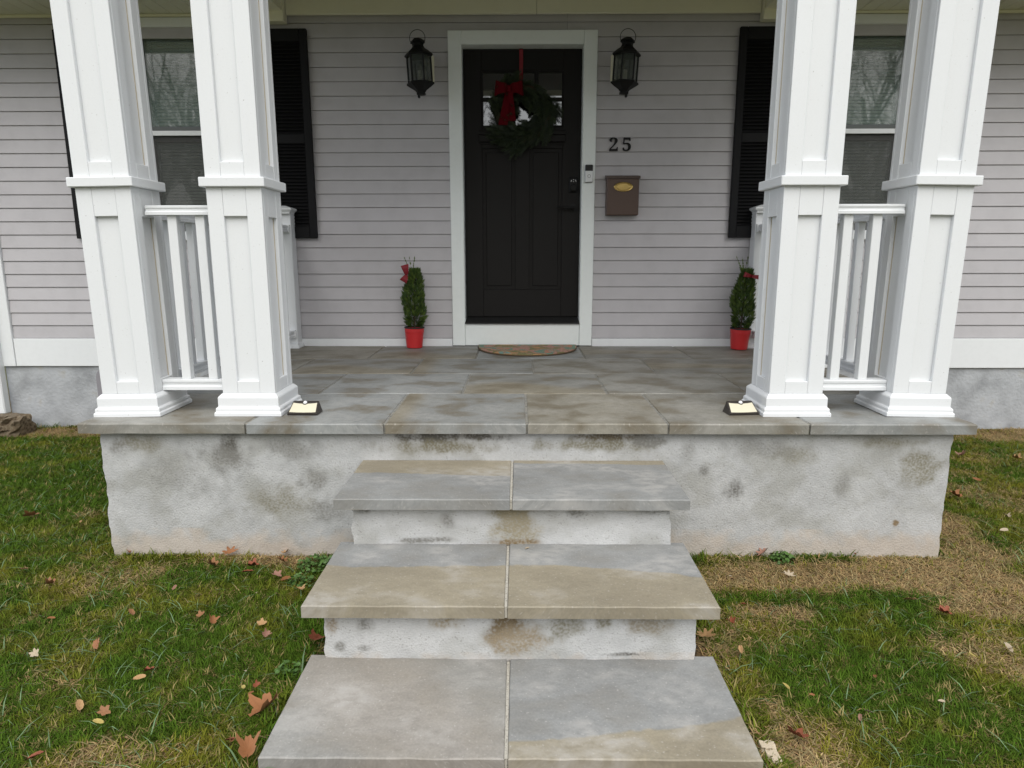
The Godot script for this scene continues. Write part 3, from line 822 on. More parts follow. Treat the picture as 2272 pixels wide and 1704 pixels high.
func build_portico_roof() -> void:
	var p := thing("porch_roof", "white boxed portico roof resting on the porch columns", "roof")
	for sg in [-1.0, 1.0]:
		bar(p, "side_beam", M["cream_trim"], sg * 1.745, sg * 1.93, 2.453, 2.72, 0.10, 2.42, 0.003)
		bar(p, "beam_end_block", M["cream_trim"], sg * 1.735, sg * 1.90, 2.386, 2.72, 0.018, 0.099, 0.003)
	bar(p, "front_beam", M["beam_grey"], -1.93, 1.93, 2.4535, 2.74, 2.145, 2.385, 0.003)
	bar(p, "fascia", M["vinyl_white"], -2.15, 2.15, 2.46, 2.76, 2.425, 2.45, 0.003)
	# header along the wall, clad in two folded sheets that meet in a seam
	bar(p, "header_panel", M["cream_trim"], -1.733, 0.101, 2.446, 2.655, 0.019, 0.052, 0.003)
	bar(p, "header_panel", M["cream_trim"], 0.103, 1.733, 2.446, 2.655, 0.019, 0.052, 0.003)
	bar(p, "ceiling", M["beam_grey"], -1.744, 1.744, 2.66, 2.70, 0.02, 2.144, 0.0)
	var g := MB.new()
	for sg in [-1.0, 1.0]:
		g.face([Vector3(sg * 2.3, 2.72, 2.75), Vector3(0, 3.75, 2.75), Vector3(0, 3.75, -1.6), Vector3(sg * 2.3, 2.72, -0.2)], Vector3(sg * 0.4, 1, 0))
		g.face([Vector3(sg * 2.3, 2.68, 2.75), Vector3(0, 3.71, 2.75), Vector3(0, 3.71, -1.6), Vector3(sg * 2.3, 2.68, -0.2)], Vector3(-sg * 0.4, -1, 0))
		g.face([Vector3(sg * 2.3, 2.68, 2.75), Vector3(0, 3.71, 2.75), Vector3(0, 3.75, 2.75), Vector3(sg * 2.3, 2.72, 2.75)], Vector3(0, 0, 1))
	part(g, "shingle_roof", M["roof_shingle"], p)
	var f := MB.new()
	f.face([Vector3(-2.2, 2.70, 2.452), Vector3(2.2, 2.70, 2.452), Vector3(0, 3.69, 2.452)], Vector3(0, 0, 1))
	part(f, "gable", M["vinyl_white"], p)

# ------------------------------------------------------------------ things on the wall
func lantern(x: float, sg: float, label: String) -> void:
	var l := thing("wall_lantern", label, "lantern", Vector3(x, 2.02, 0.20), "black wall lanterns beside the door")
	l.rotation = Vector3(0, 0.06 * sg, -0.05 * sg)
	var bm: Material = M["black_metal"]
	# everything but the plate leans a little
	var roof := MB.new()
	roof.lathe([Vector2(0.098, 0.092), Vector2(0.104, 0.100), Vector2(0.100, 0.110), Vector2(0.070, 0.135), Vector2(0.048, 0.150), Vector2(0.040, 0.165)], 6, false)
	roof.lathe([Vector2(0.0, 0.092), Vector2(0.098, 0.0921)], 6, false)
	part(roof, "roof", bm, l)
	var cap := MB.new()
	cap.lathe([Vector2(0.040, 0.160), Vector2(0.041, 0.178), Vector2(0.054, 0.184), Vector2(0.050, 0.198), Vector2(0.030, 0.213), Vector2(0.0, 0.216)], 6, false)
	part(cap, "cap", bm, l)
	var ring := MB.new()
	var pts := []
	var rad := []
	for i in 25:
		var a := -0.95 + (PI + 1.9) * i / 24.0
		pts.append(Vector3(cos(a) * 0.056, 0.222 + sin(a) * 0.056 - 0.004, 0.0)); rad.append(0.0024)
	ring.tube(pts, rad, 6)
	part(ring, "hanging_ring", bm, l)
	var base := MB.new()
	base.lathe([Vector2(0.0, -0.150), Vector2(0.030, -0.150), Vector2(0.042, -0.135), Vector2(0.078, -0.112), Vector2(0.102, -0.094), Vector2(0.100, -0.084), Vector2(0.088, -0.080), Vector2(0.0, -0.0795)], 6, false)
	part(base, "base", bm, l)
	var fin := MB.new()
	fin.span(-0.030, 0.030, -0.166, -0.148, -0.02, 0.02, 0.003)
	fin.span(sg * 0.010, sg * -0.024 + sg * 0.05, -0.185, -0.162, -0.012, 0.012, 0.003)
	part(fin, "hook", bm, l)
	for i in 6:
		var a := TAU * i / 6.0
		var b := TAU * (i + 1) / 6.0
		var s := MB.new()
		var p := Vector3(cos(a), 0, sin(a)) * 0.086
		s.tube([p + Vector3(0, -0.082, 0), p + Vector3(0, 0.094, 0)], [0.0062, 0.0062], 6, false)
		part(s, "corner_bar", bm, l)
		var q := Vector3(cos(b), 0, sin(b)) * 0.086
		var gp := MB.new()
		var m := (p + q) * 0.5
		gp.t = Transform3D(Basis(Vector3.UP, -(a + b) * 0.5 + PI / 2), m * 0.97)
		gp.box(Vector3(0, 0.006, 0), Vector3(0.074, 0.170, 0.002))
		part(gp, "glass_pane", M["lantern_glass"], l)
	var cd := MB.new()
	cd.lathe([Vector2(0.0, -0.0785), Vector2(0.014, -0.0785), Vector2(0.014, 0.0), Vector2(0.0, 0.002)], 12)
	part(cd, "candle_sleeve", M["plate_cream"], l)
	# mounting plate flat on the siding, with an arm to the lantern
	var inv := Basis.from_euler(l.rotation).inverse()
	var pl := MB.new()
	pl.t = Transform3D(inv, inv * Vector3(-sg * 0.030, 0.055, -0.20))
	var o := []
	for c in [[-0.055, -0.085], [-0.040, -0.100], [0.040, -0.100], [0.055, -0.085], [0.055, 0.085], [0.040, 0.100], [-0.040, 0.100], [-0.055, 0.085]]: o.append(c)
	for k in 2:
		var z0 := [0.012, 0.030][k] as float
		var sc := [1.0, 0.82][k] as float
		var zp := [0.030, 0.040][k] as float
		var ringp := []
		for c in o: ringp.append(Vector3(c[0] * sc, c[1] * sc, zp))
		pl.face(ringp, Vector3(0, 0, 1))
		for i in 8:
			var u: Vector3 = ringp[i]
			var w: Vector3 = ringp[(i + 1) % 8]
			pl.face([u, w, Vector3(w.x, w.y, z0), Vector3(u.x, u.y, z0)], Vector3(u.x + w.x, u.y + w.y, 0))
	part(pl, "mounting_plate", M["plate_cream"], l)
	var arm := MB.new()
	arm.t = Transform3D(inv, Vector3.ZERO)
	arm.tube([Vector3(-sg * 0.03, 0.055, -0.162), Vector3(-sg * 0.015, 0.06, -0.12), Vector3(0, 0.075, -0.07)], [0.014, 0.012, 0.012], 8)
	part(arm, "arm", bm, l)

func text(parent: Node3D, called: String, what: String, height: float, depth: float, m: Material, at: Vector3, serif := true) -> MeshInstance3D:
	var tm := TextMesh.new()
	var f := SystemFont.new()
	f.font_names = PackedStringArray(["Droid Serif" if serif else "Droid Sans"])
	f.font_weight = 700 if depth > 0.005 else 400
	tm.font = f; tm.text = what; tm.font_size = 64; tm.depth = depth
	tm.pixel_size = height / (64.0 * 0.72)
	var o := part_m(tm, called, m, parent)
	o.position = at
	return o

func build_wall_things() -> void:
	lantern(-0.742, -1.0, "black six sided wall lantern on lap siding, across the door from the mailbox")
	lantern(0.738, 1.0, "black six sided wall lantern on lap siding, above the house number and mailbox")
	var d2 := text(self, "house_number", "2", 0.098, 0.010, M["black_metal"], Vector3(0.692, 1.536, 0.022))
	tag(d2, "black numeral 2 fixed to the siding above the mailbox", "house number", "house numerals above the mailbox")
	var d5 := text(self, "house_number", "5", 0.098, 0.010, M["black_metal"], Vector3(0.790, 1.536, 0.022))
	tag(d5, "black numeral 5 fixed to the siding above the mailbox", "house number", "house numerals above the mailbox")
	# mailbox
	var mb := thing("mailbox", "dark brown wall mailbox with oval brass plate under the house number", "mailbox", Vector3(0.760, 1.160, 0.0))
	var s := MB.new()
	s.span(-0.122, 0.122, -0.148, 0.130, 0.017, 0.096, 0.006)
	part(s, "box", M["mailbox_brown"], mb)
	var lid := MB.new()
	lid.face([Vector3(-0.128, 0.152, 0.018), Vector3(0.128, 0.152, 0.018), Vector3(0.128, 0.140, 0.104), Vector3(-0.128, 0.140, 0.104)], Vector3(0, 1, 0.2))
	lid.face([Vector3(-0.128, 0.140, 0.104), Vector3(0.128, 0.140, 0.104), Vector3(0.128, 0.120, 0.108), Vector3(-0.128, 0.120, 0.108)], Vector3(0, 0.2, 1))
	lid.face([Vector3(-0.128, 0.120, 0.108), Vector3(0.128, 0.120, 0.108), Vector3(0.128, 0.120, 0.0965), Vector3(-0.128, 0.120, 0.0965)], Vector3(0, -1, 0))
	for sx in [-0.128, 0.128]: lid.face([Vector3(sx, 0.152, 0.018), Vector3(sx, 0.140, 0.104), Vector3(sx, 0.120, 0.108), Vector3(sx, 0.120, 0.018)], Vector3(sx, 0, 0))
	part(lid, "lid", M["mailbox_lid"], mb)
	var ov := MB.new()
	ov.t = Transform3D(Basis(Vector3.RIGHT, PI / 2).scaled(Vector3(1, 1, 1)), Vector3(0.002, 0.060, 0.0965))
	var prof := [Vector2(1.0, 0.0), Vector2(1.0, 0.003), Vector2(0.94, 0.006), Vector2(0.84, 0.005), Vector2(0.80, 0.002), Vector2(0.74, 0.002), Vector2(0.66, 0.005), Vector2(0.0, 0.0055)]
	for i in prof.size() - 1:
		for k in 36:
			var t0 := TAU * k / 36.0
			var t1 := TAU * (k + 1) / 36.0
			var pa := Vector3(cos(t0) * 0.072 * prof[i].x, prof[i].y, sin(t0) * 0.035 * prof[i].x)
			var pb := Vector3(cos(t1) * 0.072 * prof[i].x, prof[i].y, sin(t1) * 0.035 * prof[i].x)
			var pc := Vector3(cos(t1) * 0.072 * prof[i + 1].x, prof[i + 1].y, sin(t1) * 0.035 * prof[i + 1].x)
			var pd := Vector3(cos(t0) * 0.072 * prof[i + 1].x, prof[i + 1].y, sin(t0) * 0.035 * prof[i + 1].x)
			var e: Vector2 = prof[i + 1] - prof[i]
			var mid := Vector3(cos((t0 + t1) * 0.5), 0, sin((t0 + t1) * 0.5))
			ov.face([pa, pb, pc, pd] if prof[i + 1].x > 0.0 else [pa, pb, pc], mid * e.y + Vector3(0, -e.x, 0))
	var plate := part(ov, "brass_plate", M["brass"], mb)
	text(plate, "lettering", "MAIL", 0.020, 0.002, M["brass"], Vector3(0.002, 0.060, 0.1025))
	# doorbell
	var db := thing("doorbell", "slim white video doorbell with black top on the door casing", "doorbell", Vector3(0.505, 1.322, 0.0345))
	bar(db, "body", M["bell_grey"], -0.030, 0.030, -0.066, 0.066, 0.0, 0.020, 0.006)
	bar(db, "camera_window", M["black_rubber"], -0.028, 0.028, 0.020, 0.063, 0.0201, 0.026, 0.004)
	var fp := bar(db, "faceplate", M["bell_white"], -0.028, 0.028, -0.062, 0.0195, 0.0201, 0.026, 0.004)
	var bt := MB.new()
	bt.t = Transform3D(Basis(Vector3.RIGHT, PI / 2), Vector3.ZERO)
	bt.lathe([Vector2(0.0125, 0.0031), Vector2(0.0125, 0.0042), Vector2(0.0095, 0.0042), Vector2(0.0095, 0.0031)], 24)
	part(bt, "button_ring", M["bell_grey"], fp).position = Vector3(0.001, 0.002, 0)
	build_wreath()

func sprig(s: MB, at: Vector3, dir: Vector3, length: float, needles: int, nl: float, w: float) -> void:
	# a fir twig tip: flat needles on both sides of a stem
	dir = dir.normalized()
	var side := dir.cross(Vector3(rng.randf_range(-0.4, 0.4), rng.randf_range(-0.4, 0.4), 1.0)).normalized()
	var up := side.cross(dir)
	var k := rng.randf_range(0.65, 1.5)
	s.col = Color(k, k * rng.randf_range(0.95, 1.08), k * rng.randf_range(0.8, 1.1))
	for i in needles:
		var f := (i + 0.5) / needles
		var p := at + dir * length * f - up * length * 0.2 * f * f
		var sg := -1.0 if i % 2 == 0 else 1.0
		var d := (dir * 0.75 + side * sg * (1.0 - 0.35 * f) + up * rng.randf_range(-0.2, 0.5)).normalized()
		var q := p + d * nl * (1.0 - 0.4 * f)
		var o := d.cross(up).normalized() * w
		s.face([p - o, p + o, q + o * 0.4, q - o * 0.4], up)
func ribbon(s: MB, pts: Array, width: Array, across: Vector3, back: Vector3) -> void:
	for i in pts.size() - 1:
		var wa: Vector3 = across * width[i]
		var wb: Vector3 = across * width[i + 1]
		s.face([pts[i] - wa, pts[i] + wa, pts[i + 1] + wb, pts[i + 1] - wb], back)
func build_wreath() -> void:
	var w := thing("wreath", "round evergreen wreath with red bow hanging on the dark door", "wreath", Vector3(0.004, 1.768, -0.070))
	var core := MB.new()
	var pts := []
	var rad := []
	for i in 33:
		var a := TAU * i / 32.0
		pts.append(Vector3(cos(a) * 0.185, sin(a) * 0.185, 0.042)); rad.append(0.026)
	core.tube(pts, rad, 6, false)
	part(core, "wire_ring", M["twig"], w)
	for k in 2:
		var s := MB.new()
		for i in 520:
			var a := rng.randf() * TAU
			var rr := (rng.randf_range(0.095, 0.232) + 0.020 * sin(a * 3.0 + 1.2) + 0.012 * sin(a * 7.0))
			var p := Vector3(cos(a) * rr, sin(a) * rr, rng.randf_range(0.02, 0.085))
			var tang := Vector3(sin(a), -cos(a), 0)
			var outw := Vector3(cos(a), sin(a), 0) * ((rr - 0.172) * 11.0)
			var d := tang * rng.randf_range(0.3, 1.0) + outw * rng.randf_range(0.5, 1.0) + Vector3(0, -0.25, rng.randf_range(0.0, 0.75))
			var ln := rng.randf_range(0.05, 0.09)
			if sin(a) < -0.3: ln *= 1.25
			if rr < 0.14: ln *= rng.randf_range(0.4, 0.9)
			sprig(s, p, d, ln, 24, rng.randf_range(0.016, 0.024), 0.0019)
		part(s, "fir_sprigs", [M["needle_dark"], M["needle_mid"]][k], w).set_meta("kind", "stuff")
	# bow: two loops, a knot and two tails
	var b := Node3D.new()
	b.name = "bow"
	w.add_child(b)
	b.position = Vector3(-0.105, 0.155, 0.108)
	for sg in [-1.0, 1.0]:
		var s := MB.new()
		var lp := []
		var wd := []
		for i in 15:
			var a := TAU * i / 14.0
			lp.append(Vector3(sg * (0.012 + 0.046 * (1.0 - cos(a))), 0.006 + 0.004 * (1.0 - cos(a)) + 0.004 * sin(a * 2.0), 0.030 * sin(a)))
			wd.append(0.018 + 0.034 * sin(minf(a, TAU - a) * 0.5) + 0.004 * sin(a * 3.0))
		ribbon(s, lp, wd, Vector3(-sg * 0.10, 1, 0).normalized(), Vector3(0, 0, 1))
		part(s, "loop", M["red_velvet"], b)
		var tl := MB.new()
		var tp := []
		var tw := []
		for i in 9:
			var f := i / 8.0
			tp.append(Vector3(sg * 0.010 + sg * f * 0.022 - 0.014 * f, -0.01 - f * (0.235 if sg < 0 else 0.21), 0.004 + 0.010 * sin(f * 5.0 + sg) + (0.003 if sg > 0 else 0.0)))
			tw.append(0.017 + 0.018 * f)
		ribbon(tl, tp, tw, Vector3(1, 0, 0.12 * sg).normalized(), Vector3(0, 0, 1))
		part(tl, "tail", M["red_velvet"], b)
	var kn := MB.new()
	kn.span(-0.020, 0.020, -0.022, 0.034, -0.014, 0.026, 0.012)
	part(kn, "knot", M["red_velvet"], b)
	var h := MB.new()
	var hp := [Vector3(-0.014, 0.470, 0.004), Vector3(-0.014, 0.40, 0.006), Vector3(-0.015, 0.30, 0.014), Vector3(-0.016, 0.205, 0.075), Vector3(-0.016, 0.16, 0.09)]
	ribbon(h, hp, [0.014, 0.014, 0.014, 0.014, 0.014], Vector3.RIGHT, Vector3(0, 0, 1))
	part(h, "hanging_ribbon", M["red_satin"], w)

# ------------------------------------------------------------------ things on the paving
func potted(at: Vector3, lean: Vector3, sg: float, label: String) -> void:
	var p := thing("potted_cedar", label, "potted plant", at, "potted cedars beside the door")
	p.rotation = lean
	var pot := MB.new()
	pot.lathe([Vector2(0.0, 0.002), Vector2(0.058, 0.002), Vector2(0.062, 0.006), Vector2(0.0725, 0.120), Vector2(0.0745, 0.126), Vector2(0.0755, 0.150), Vector2(0.0765, 0.156), Vector2(0.070, 0.156), Vector2(0.068, 0.140)], 32)
	part(pot, "pot", M["red_pot"], p)
	var rim := MB.new()
	rim.lathe([Vector2(0.0735, 0.153), Vector2(0.079, 0.156), Vector2(0.079, 0.164), Vector2(0.072, 0.165), Vector2(0.070, 0.150)], 32)
	part(rim, "rim", M["black_rubber"], p)
	var so := MB.new()
	so.col = Color(0.03, 0.022, 0.015)
	so.lathe([Vector2(0.071, 0.146), Vector2(0.0, 0.150)], 24)
	part(so, "soil", M["soil"], p)
	var tr := MB.new()
	tr.tube([Vector3(0, 0.14, 0), Vector3(0.003, 0.35, 0), Vector3(-0.006, 0.60, 0)], [0.008, 0.006, 0.002], 6)
	part(tr, "trunk", M["twig"], p)
	for k in 2:
		var s := MB.new()
		for i in 900:
			var f := rng.randf()
			var y := 0.165 + 0.43 * f
			var prof := 0.024 + 0.060 * sin(clampf((f + 0.02) * 1.05, 0, 1) * PI * 0.80 + 0.45)
			if f < 0.16: prof *= 0.9
			var a := rng.randf() * TAU
			var r := prof * sqrt(rng.randf_range(0.25, 1.0))
			var pos := Vector3(cos(a) * r + 0.008 * sin(f * 9.0), y, sin(a) * r)
			var d := Vector3(cos(a), 0, sin(a)) * rng.randf_range(0.15, 0.8) + Vector3(0, rng.randf_range(0.6, 1.3), 0)
			if f < 0.18: d += Vector3(cos(a), -0.3, sin(a)) * 0.9
			cedar_spray(s, pos, d, rng.randf_range(0.024, 0.042))
		if k == 1:
			for q in 3:   # straggling leaders at the tip
				var base := Vector3(-0.006 - 0.012 * q, 0.60, 0.0)
				for i in 5: cedar_spray(s, base + Vector3(-0.006 * i * (q - 0.4), 0.020 * i, 0.002 * i), Vector3(-0.25 * q, 1, 0.1), 0.026)
		part(s, "foliage", [M["cedar_dark"], M["cedar_light"]][k], p).set_meta("kind", "stuff")
	var b := Node3D.new()
	b.name = "bow"
	p.add_child(b)
	b.position = Vector3(-0.068, 0.565, 0.045) if sg < 0 else Vector3(0.040, 0.560, 0.055)
	for q in [0, 1]:
		var s := MB.new()
		var lp := []
		var wd := []
		var dir := Vector3(-0.25, 1.0, 0.2).normalized() if sg < 0 and q == 0 else Vector3(-0.5, -0.85, 0.1).normalized() if sg < 0 else Vector3(1, -0.12 - 0.3 * q, 0.1).normalized() if q == 0 else Vector3(-0.9, 0.2, 0.3).normalized()
		for i in 11:
			var a := TAU * i / 10.0
			lp.append(dir * 0.040 * (1.0 - cos(a)) * (1.0 if q == 0 else 0.72) + Vector3(0, 0, 0.014 * sin(a)))
			wd.append(0.010 + 0.020 * (1.0 - cos(a)) * 0.5 * (1.0 if sg < 0 else 0.45))
		ribbon(s, lp, wd, dir.cross(Vector3(0, 0, 1)).normalized(), Vector3(0, 0, 1))
		part(s, "loop", M["red_satin"], b)
	if sg > 0:
		var t := MB.new()
		ribbon(t, [Vector3(0.05, -0.004, 0.0), Vector3(0.062, -0.010, 0.006), Vector3(0.063, -0.05, 0.008)], [0.006, 0.006, 0.006], Vector3(0.5, 0, 0.8).normalized(), Vector3(1, 0, 0.2))
		part(t, "tail", M["red_satin"], b)
func cedar_spray(s: MB, at: Vector3, dir: Vector3, length: float) -> void:
	dir = dir.normalized()
	var side := dir.cross(Vector3(rng.randf_range(-1, 1), rng.randf_range(-0.3, 0.3), rng.randf_range(-1, 1))).normalized()
	var up := side.cross(dir).normalized()
	var k := rng.randf_range(0.6, 1.45)
	s.col = Color(k * rng.randf_range(0.9, 1.15), k, k * rng.randf_range(0.7, 1.1))
	var tip := at + dir * length
	var o := side * 0.0017
	s.face([at - o, at + o, tip + o * 0.5, tip - o * 0.5], up)
	for i in 5:
		var f := 0.2 + i * 0.16
		var p := at + dir * length * f
		for sg in [-1.0, 1.0]:
			var d: Vector3 = (dir * 0.8 + side * sg * 0.65 + up * rng.randf_range(-0.15, 0.3)).normalized()
			var q := p + d * length * 0.42 * (1.15 - f)
			var w := d.cross(up).normalized() * 0.0016
			s.face([p - w, p + w, q + w * 0.6, q - w * 0.6], up)

func build_porch_things() -> void:
	potted(Vector3(-0.846, 0.0008, 0.135), Vector3(0, 0.4, -0.02), -1.0, "small cedar in red pot with red bow, by the lap siding near the doormat")
	potted(Vector3(1.668, 0.0008, 0.215), Vector3(0.0, -0.3, -0.03), 1.0, "small cedar in red pot with red ribbon, tucked beside the railing post")
	# half-moon doormat
	var o := []
	for i in 41:
		var a := PI * i / 40.0
		o.append(Vector2(cos(a) * 0.385, 0.004 + pow(sin(a), 0.8) * 0.54))
	var mt := MB.new()
	mt.extrude(o, 0.0012, 0.017)
	var nA := noise(3.4, 801, 2)
	var nB := noise(6.0, 811, 3)
	var nC := noise(60.0, 821, 2)
	var cols := [Color(0.42, 0.19, 0.12), Color(0.15, 0.23, 0.17), Color(0.40, 0.22, 0.17), Color(0.19, 0.17, 0.07), Color(0.42, 0.23, 0.11), Color(0.18, 0.30, 0.26)]
	var tx := paint(300, 220, func(u: float, v: float) -> Color:
		var x := u * 0.8
		var z := v * 0.55
		var q := nA.get_noise_2d(x, z) * 3.4 + 2.6
		var r := nB.get_noise_2d(x, z)
		var c: Color = cols[posmod(int(floor(q + r * 1.2)), 6)]
		var l := 1.0 + nC.get_noise_2d(x, z) * 0.4
		return Color(c.r * l, c.g * l, c.b * l))
	var mm := mat("mat_print", Color.WHITE, 0.95)
	mm.albedo_texture = tx
	mm.uv1_scale = Vector3(1.25, 1.8, 1); mm.uv1_offset = Vector3(0.5, 0.02, 0)
	mm.heightmap_enabled = true; mm.heightmap_texture = M["stone_grit"]; mm.heightmap_scale = 0.6
	var dm := thing("doormat", "half moon doormat with faded salmon, teal and olive pattern below the door", "doormat", Vector3(0.04, 0, 0.055))
	part(mt, "mat", mm, dm)
	var eg := MB.new()
	var ep := []
	var er := []
	for p in o:
		ep.append(Vector3(p.x, 0.0075, p.y)); er.append(0.0062)
	eg.tube(ep, er, 6)
	part(eg, "bound_edge", M["mat_edge"], dm)
	# two solar flood lamps lying on the front stones
	for q in [[-1.015, 2.345, -0.03, "black solar lamp with cream panel on paving, beside the column across from the mailbox"], [0.995, 2.335, 0.10, "black solar lamp with cream panel on paving, by column nearest the ribboned cedar"]]:
		var l := thing("solar_lamp", q[3], "lamp", Vector3(q[0], 0.001, q[1]), "solar lamps lying on the paving")
		l.rotation.y = q[2]
		var s := MB.new()
		# wedge housing: face tilted back
		var f := [Vector3(-0.068, 0.008, 0.052), Vector3(0.068, 0.008, 0.052), Vector3(0.060, 0.050, -0.008), Vector3(-0.060, 0.050, -0.008)]
		var g := [Vector3(-0.070, 0.0, 0.050), Vector3(0.070, 0.0, 0.050), Vector3(0.068, 0.0, -0.034), Vector3(-0.068, 0.0, -0.034)]
		var tp := [Vector3(-0.058, 0.052, -0.018), Vector3(0.058, 0.052, -0.018)]
		s.face([f[0], f[1], f[2], f[3]], Vector3(0, 0.7, 0.7))
		s.face([g[0], g[1], f[1], f[0]], Vector3(0, 0, 1))
		s.face([f[3], f[2], tp[1], tp[0]], Vector3.UP)
		s.face([tp[0], tp[1], g[2], g[3]], Vector3(0, 0.4, -1))
		s.face([g[1], g[2], tp[1], f[2], f[1]], Vector3(1, 0.2, 0))
		s.face([g[0], g[3], tp[0], f[3], f[0]], Vector3(-1, 0.2, 0))
		s.face(g, Vector3.DOWN)
		part(s, "housing", M["dark_plastic"], l)
		var n := Vector3(0, 0.060, 0.042).normalized()
		var pn := MB.new()
		var lerp4 := func(u: float, v: float) -> Vector3: return (f[0] as Vector3).lerp(f[1], u).lerp((f[3] as Vector3).lerp(f[2], u), v) + n * 0.0025
		var row0 := []
		var row1 := []
		for i in 13:
			var u := 0.045 + 0.91 * i / 12.0
			row0.append(lerp4.call(u, 0.06 + 0.035 * (4.0 * (u - 0.5) * (u - 0.5))))
			row1.append(lerp4.call(u, 0.80 + 0.10 * (4.0 * (u - 0.5) * (u - 0.5))))
		for i in 12: pn.face([row0[i], row0[i + 1], row1[i + 1], row1[i]], n)
		part(pn, "led_panel", M["led_cream"], l)
		var ds := MB.new()
		ds.t = Transform3D(Basis(Quaternion(Vector3.UP, n)), lerp4.call(0.5, 0.88))
		ds.lathe([Vector2(0.0125, 0.0), Vector2(0.0115, 0.003), Vector2(0.0095, 0.0035)], 16)
		part(ds, "sensor_ring", M["dark_plastic"], l)
		var dm2 := MB.new()
		dm2.t = ds.t
		dm2.lathe([Vector2(0.0095, 0.0025), Vector2(0.0075, 0.006), Vector2(0.004, 0.008), Vector2(0.0, 0.0085)], 16)
		part(dm2, "sensor_dome", M["lens_white"], l)

# ------------------------------------------------------------------ lawn
var dry_spots := []
var lush_spots := []
var nd: FastNoiseLite
var nd2: FastNoiseLite
func dryness(x: float, z: float) -> float:
	var d := nd.get_noise_2d(x, z) * 0.75 + nd2.get_noise_2d(x, z) * 0.35 - 0.10
	for s in dry_spots:
		var q := Vector2((x - s[0]) / s[2], (z - s[1]) / s[3]).length()
		d += float(s[4]) * (1.0 - smoothstep(0.5, 1.25, q)) * 1.1
	for s in lush_spots:
		var q := Vector2((x - s[0]) / s[2], (z - s[1]) / s[3]).length()
		d -= (1.0 - smoothstep(0.5, 1.2, q)) * 0.8
	if x > 1.9: d += 0.16
	elif x < -0.7: d -= 0.10
	return d
func open_lawn(x: float, z: float) -> bool:
	if z < 0.03 and x > -4.25: return false
	if absf(x) < 1.893 and z < 2.515: return false
	if x > -0.732 and x < 0.630 and z < 4.15: return false
	return true
func build_ground() -> void:
	bumps = noise(0.011, 5, 3)
	nd = noise(1.5, 91, 3)
	nd2 = noise(7.0, 92, 3)
	for s in [[1690, 1285, 0.55, 0.17, 0.9], [1990, 1275, 0.5, 0.2, 1.0], [2170, 1320, 0.35, 0.22, 0.9], [1725, 1355, 0.15, 0.09, 1.0], [2210, 965, 0.8, 0.30, 1.0], [1560, 1455, 0.14, 0.10, 0.7], [1790, 1655, 0.14, 0.16, 0.7], [2190, 1450, 0.22, 0.18, 0.6], [2080, 1165, 0.25, 0.2, 0.7], [2240, 1110, 0.3, 0.3, 0.5], [2130, 1230, 0.25, 0.2, 0.6], [570, 1243, 0.34, 0.07, 0.75], [640, 1250, 0.2, 0.08, 0.7], [150, 1305, 0.4, 0.10, 0.35], [270, 1270, 0.3, 0.08, 0.35], [70, 1390, 0.3, 0.12, 0.3], [240, 1695, 0.20, 0.09, 0.5], [545, 1610, 0.16, 0.10, 0.3], [90, 962, 0.8, 0.16, 1.1], [430, 1400, 0.2, 0.1, 0.2]]:
		var p := ground_at(s[0], s[1])
		dry_spots.append([p.x, p.z, s[2], s[3], s[4]])
	for s in [[1780, 1335, 0.42, 0.07], [1640, 1330, 0.16, 0.08], [215, 1060, 0.3, 0.7], [90, 1100, 0.5, 0.5], [2000, 1330, 0.3, 0.06], [690, 1385, 0.12, 0.12], [500, 1480, 0.4, 0.2], [1900, 1500, 0.4, 0.2]]:
		var p := ground_at(s[0], s[1])
		lush_spots.append([p.x, p.z, s[2], s[3]])
	var xs := [-90.0, -45.0, -22.0, -12.0, -8.0]
	var zs := [-60.0, -25.0, -10.0, -3.0]
	for i in 101: xs.append(-6.0 + i * 0.12)
	for i in 60: zs.append(-0.12 + i * 0.12)
	xs.append_array([8.0, 12.0, 22.0, 45.0, 90.0])
	zs.append_array([8.5, 12.0, 22.0, 45.0, 90.0])
	var s := MB.new()
	var ids := []
	for z in zs:
		var row := []
		for x in xs:
			var e := 0.05
			var y := lawn_y(x, z) if z > -0.2 else -0.70
			s.col = Color(0.115, 0.085, 0.048) if absf(x) < 5.5 and z < 5.8 and z > -0.2 else Color(0.10, 0.115, 0.04)
			row.append(s.vert(Vector3(x, y, z), Vector3(lawn_y(x - e, z) - lawn_y(x + e, z), 2 * e, 0.0)))
		ids.append(row)
	for j in zs.size() - 1:
		for i in xs.size() - 1:
			s.tri_i(ids[j][i], ids[j][i + 1], ids[j + 1][i + 1])
			s.tri_i(ids[j][i], ids[j + 1][i + 1], ids[j + 1][i])
	var g := part(s, "ground", M["soil"], self)
	g.set_meta("kind", "structure")
	tag(g, "brown soil under the front lawn", "ground")

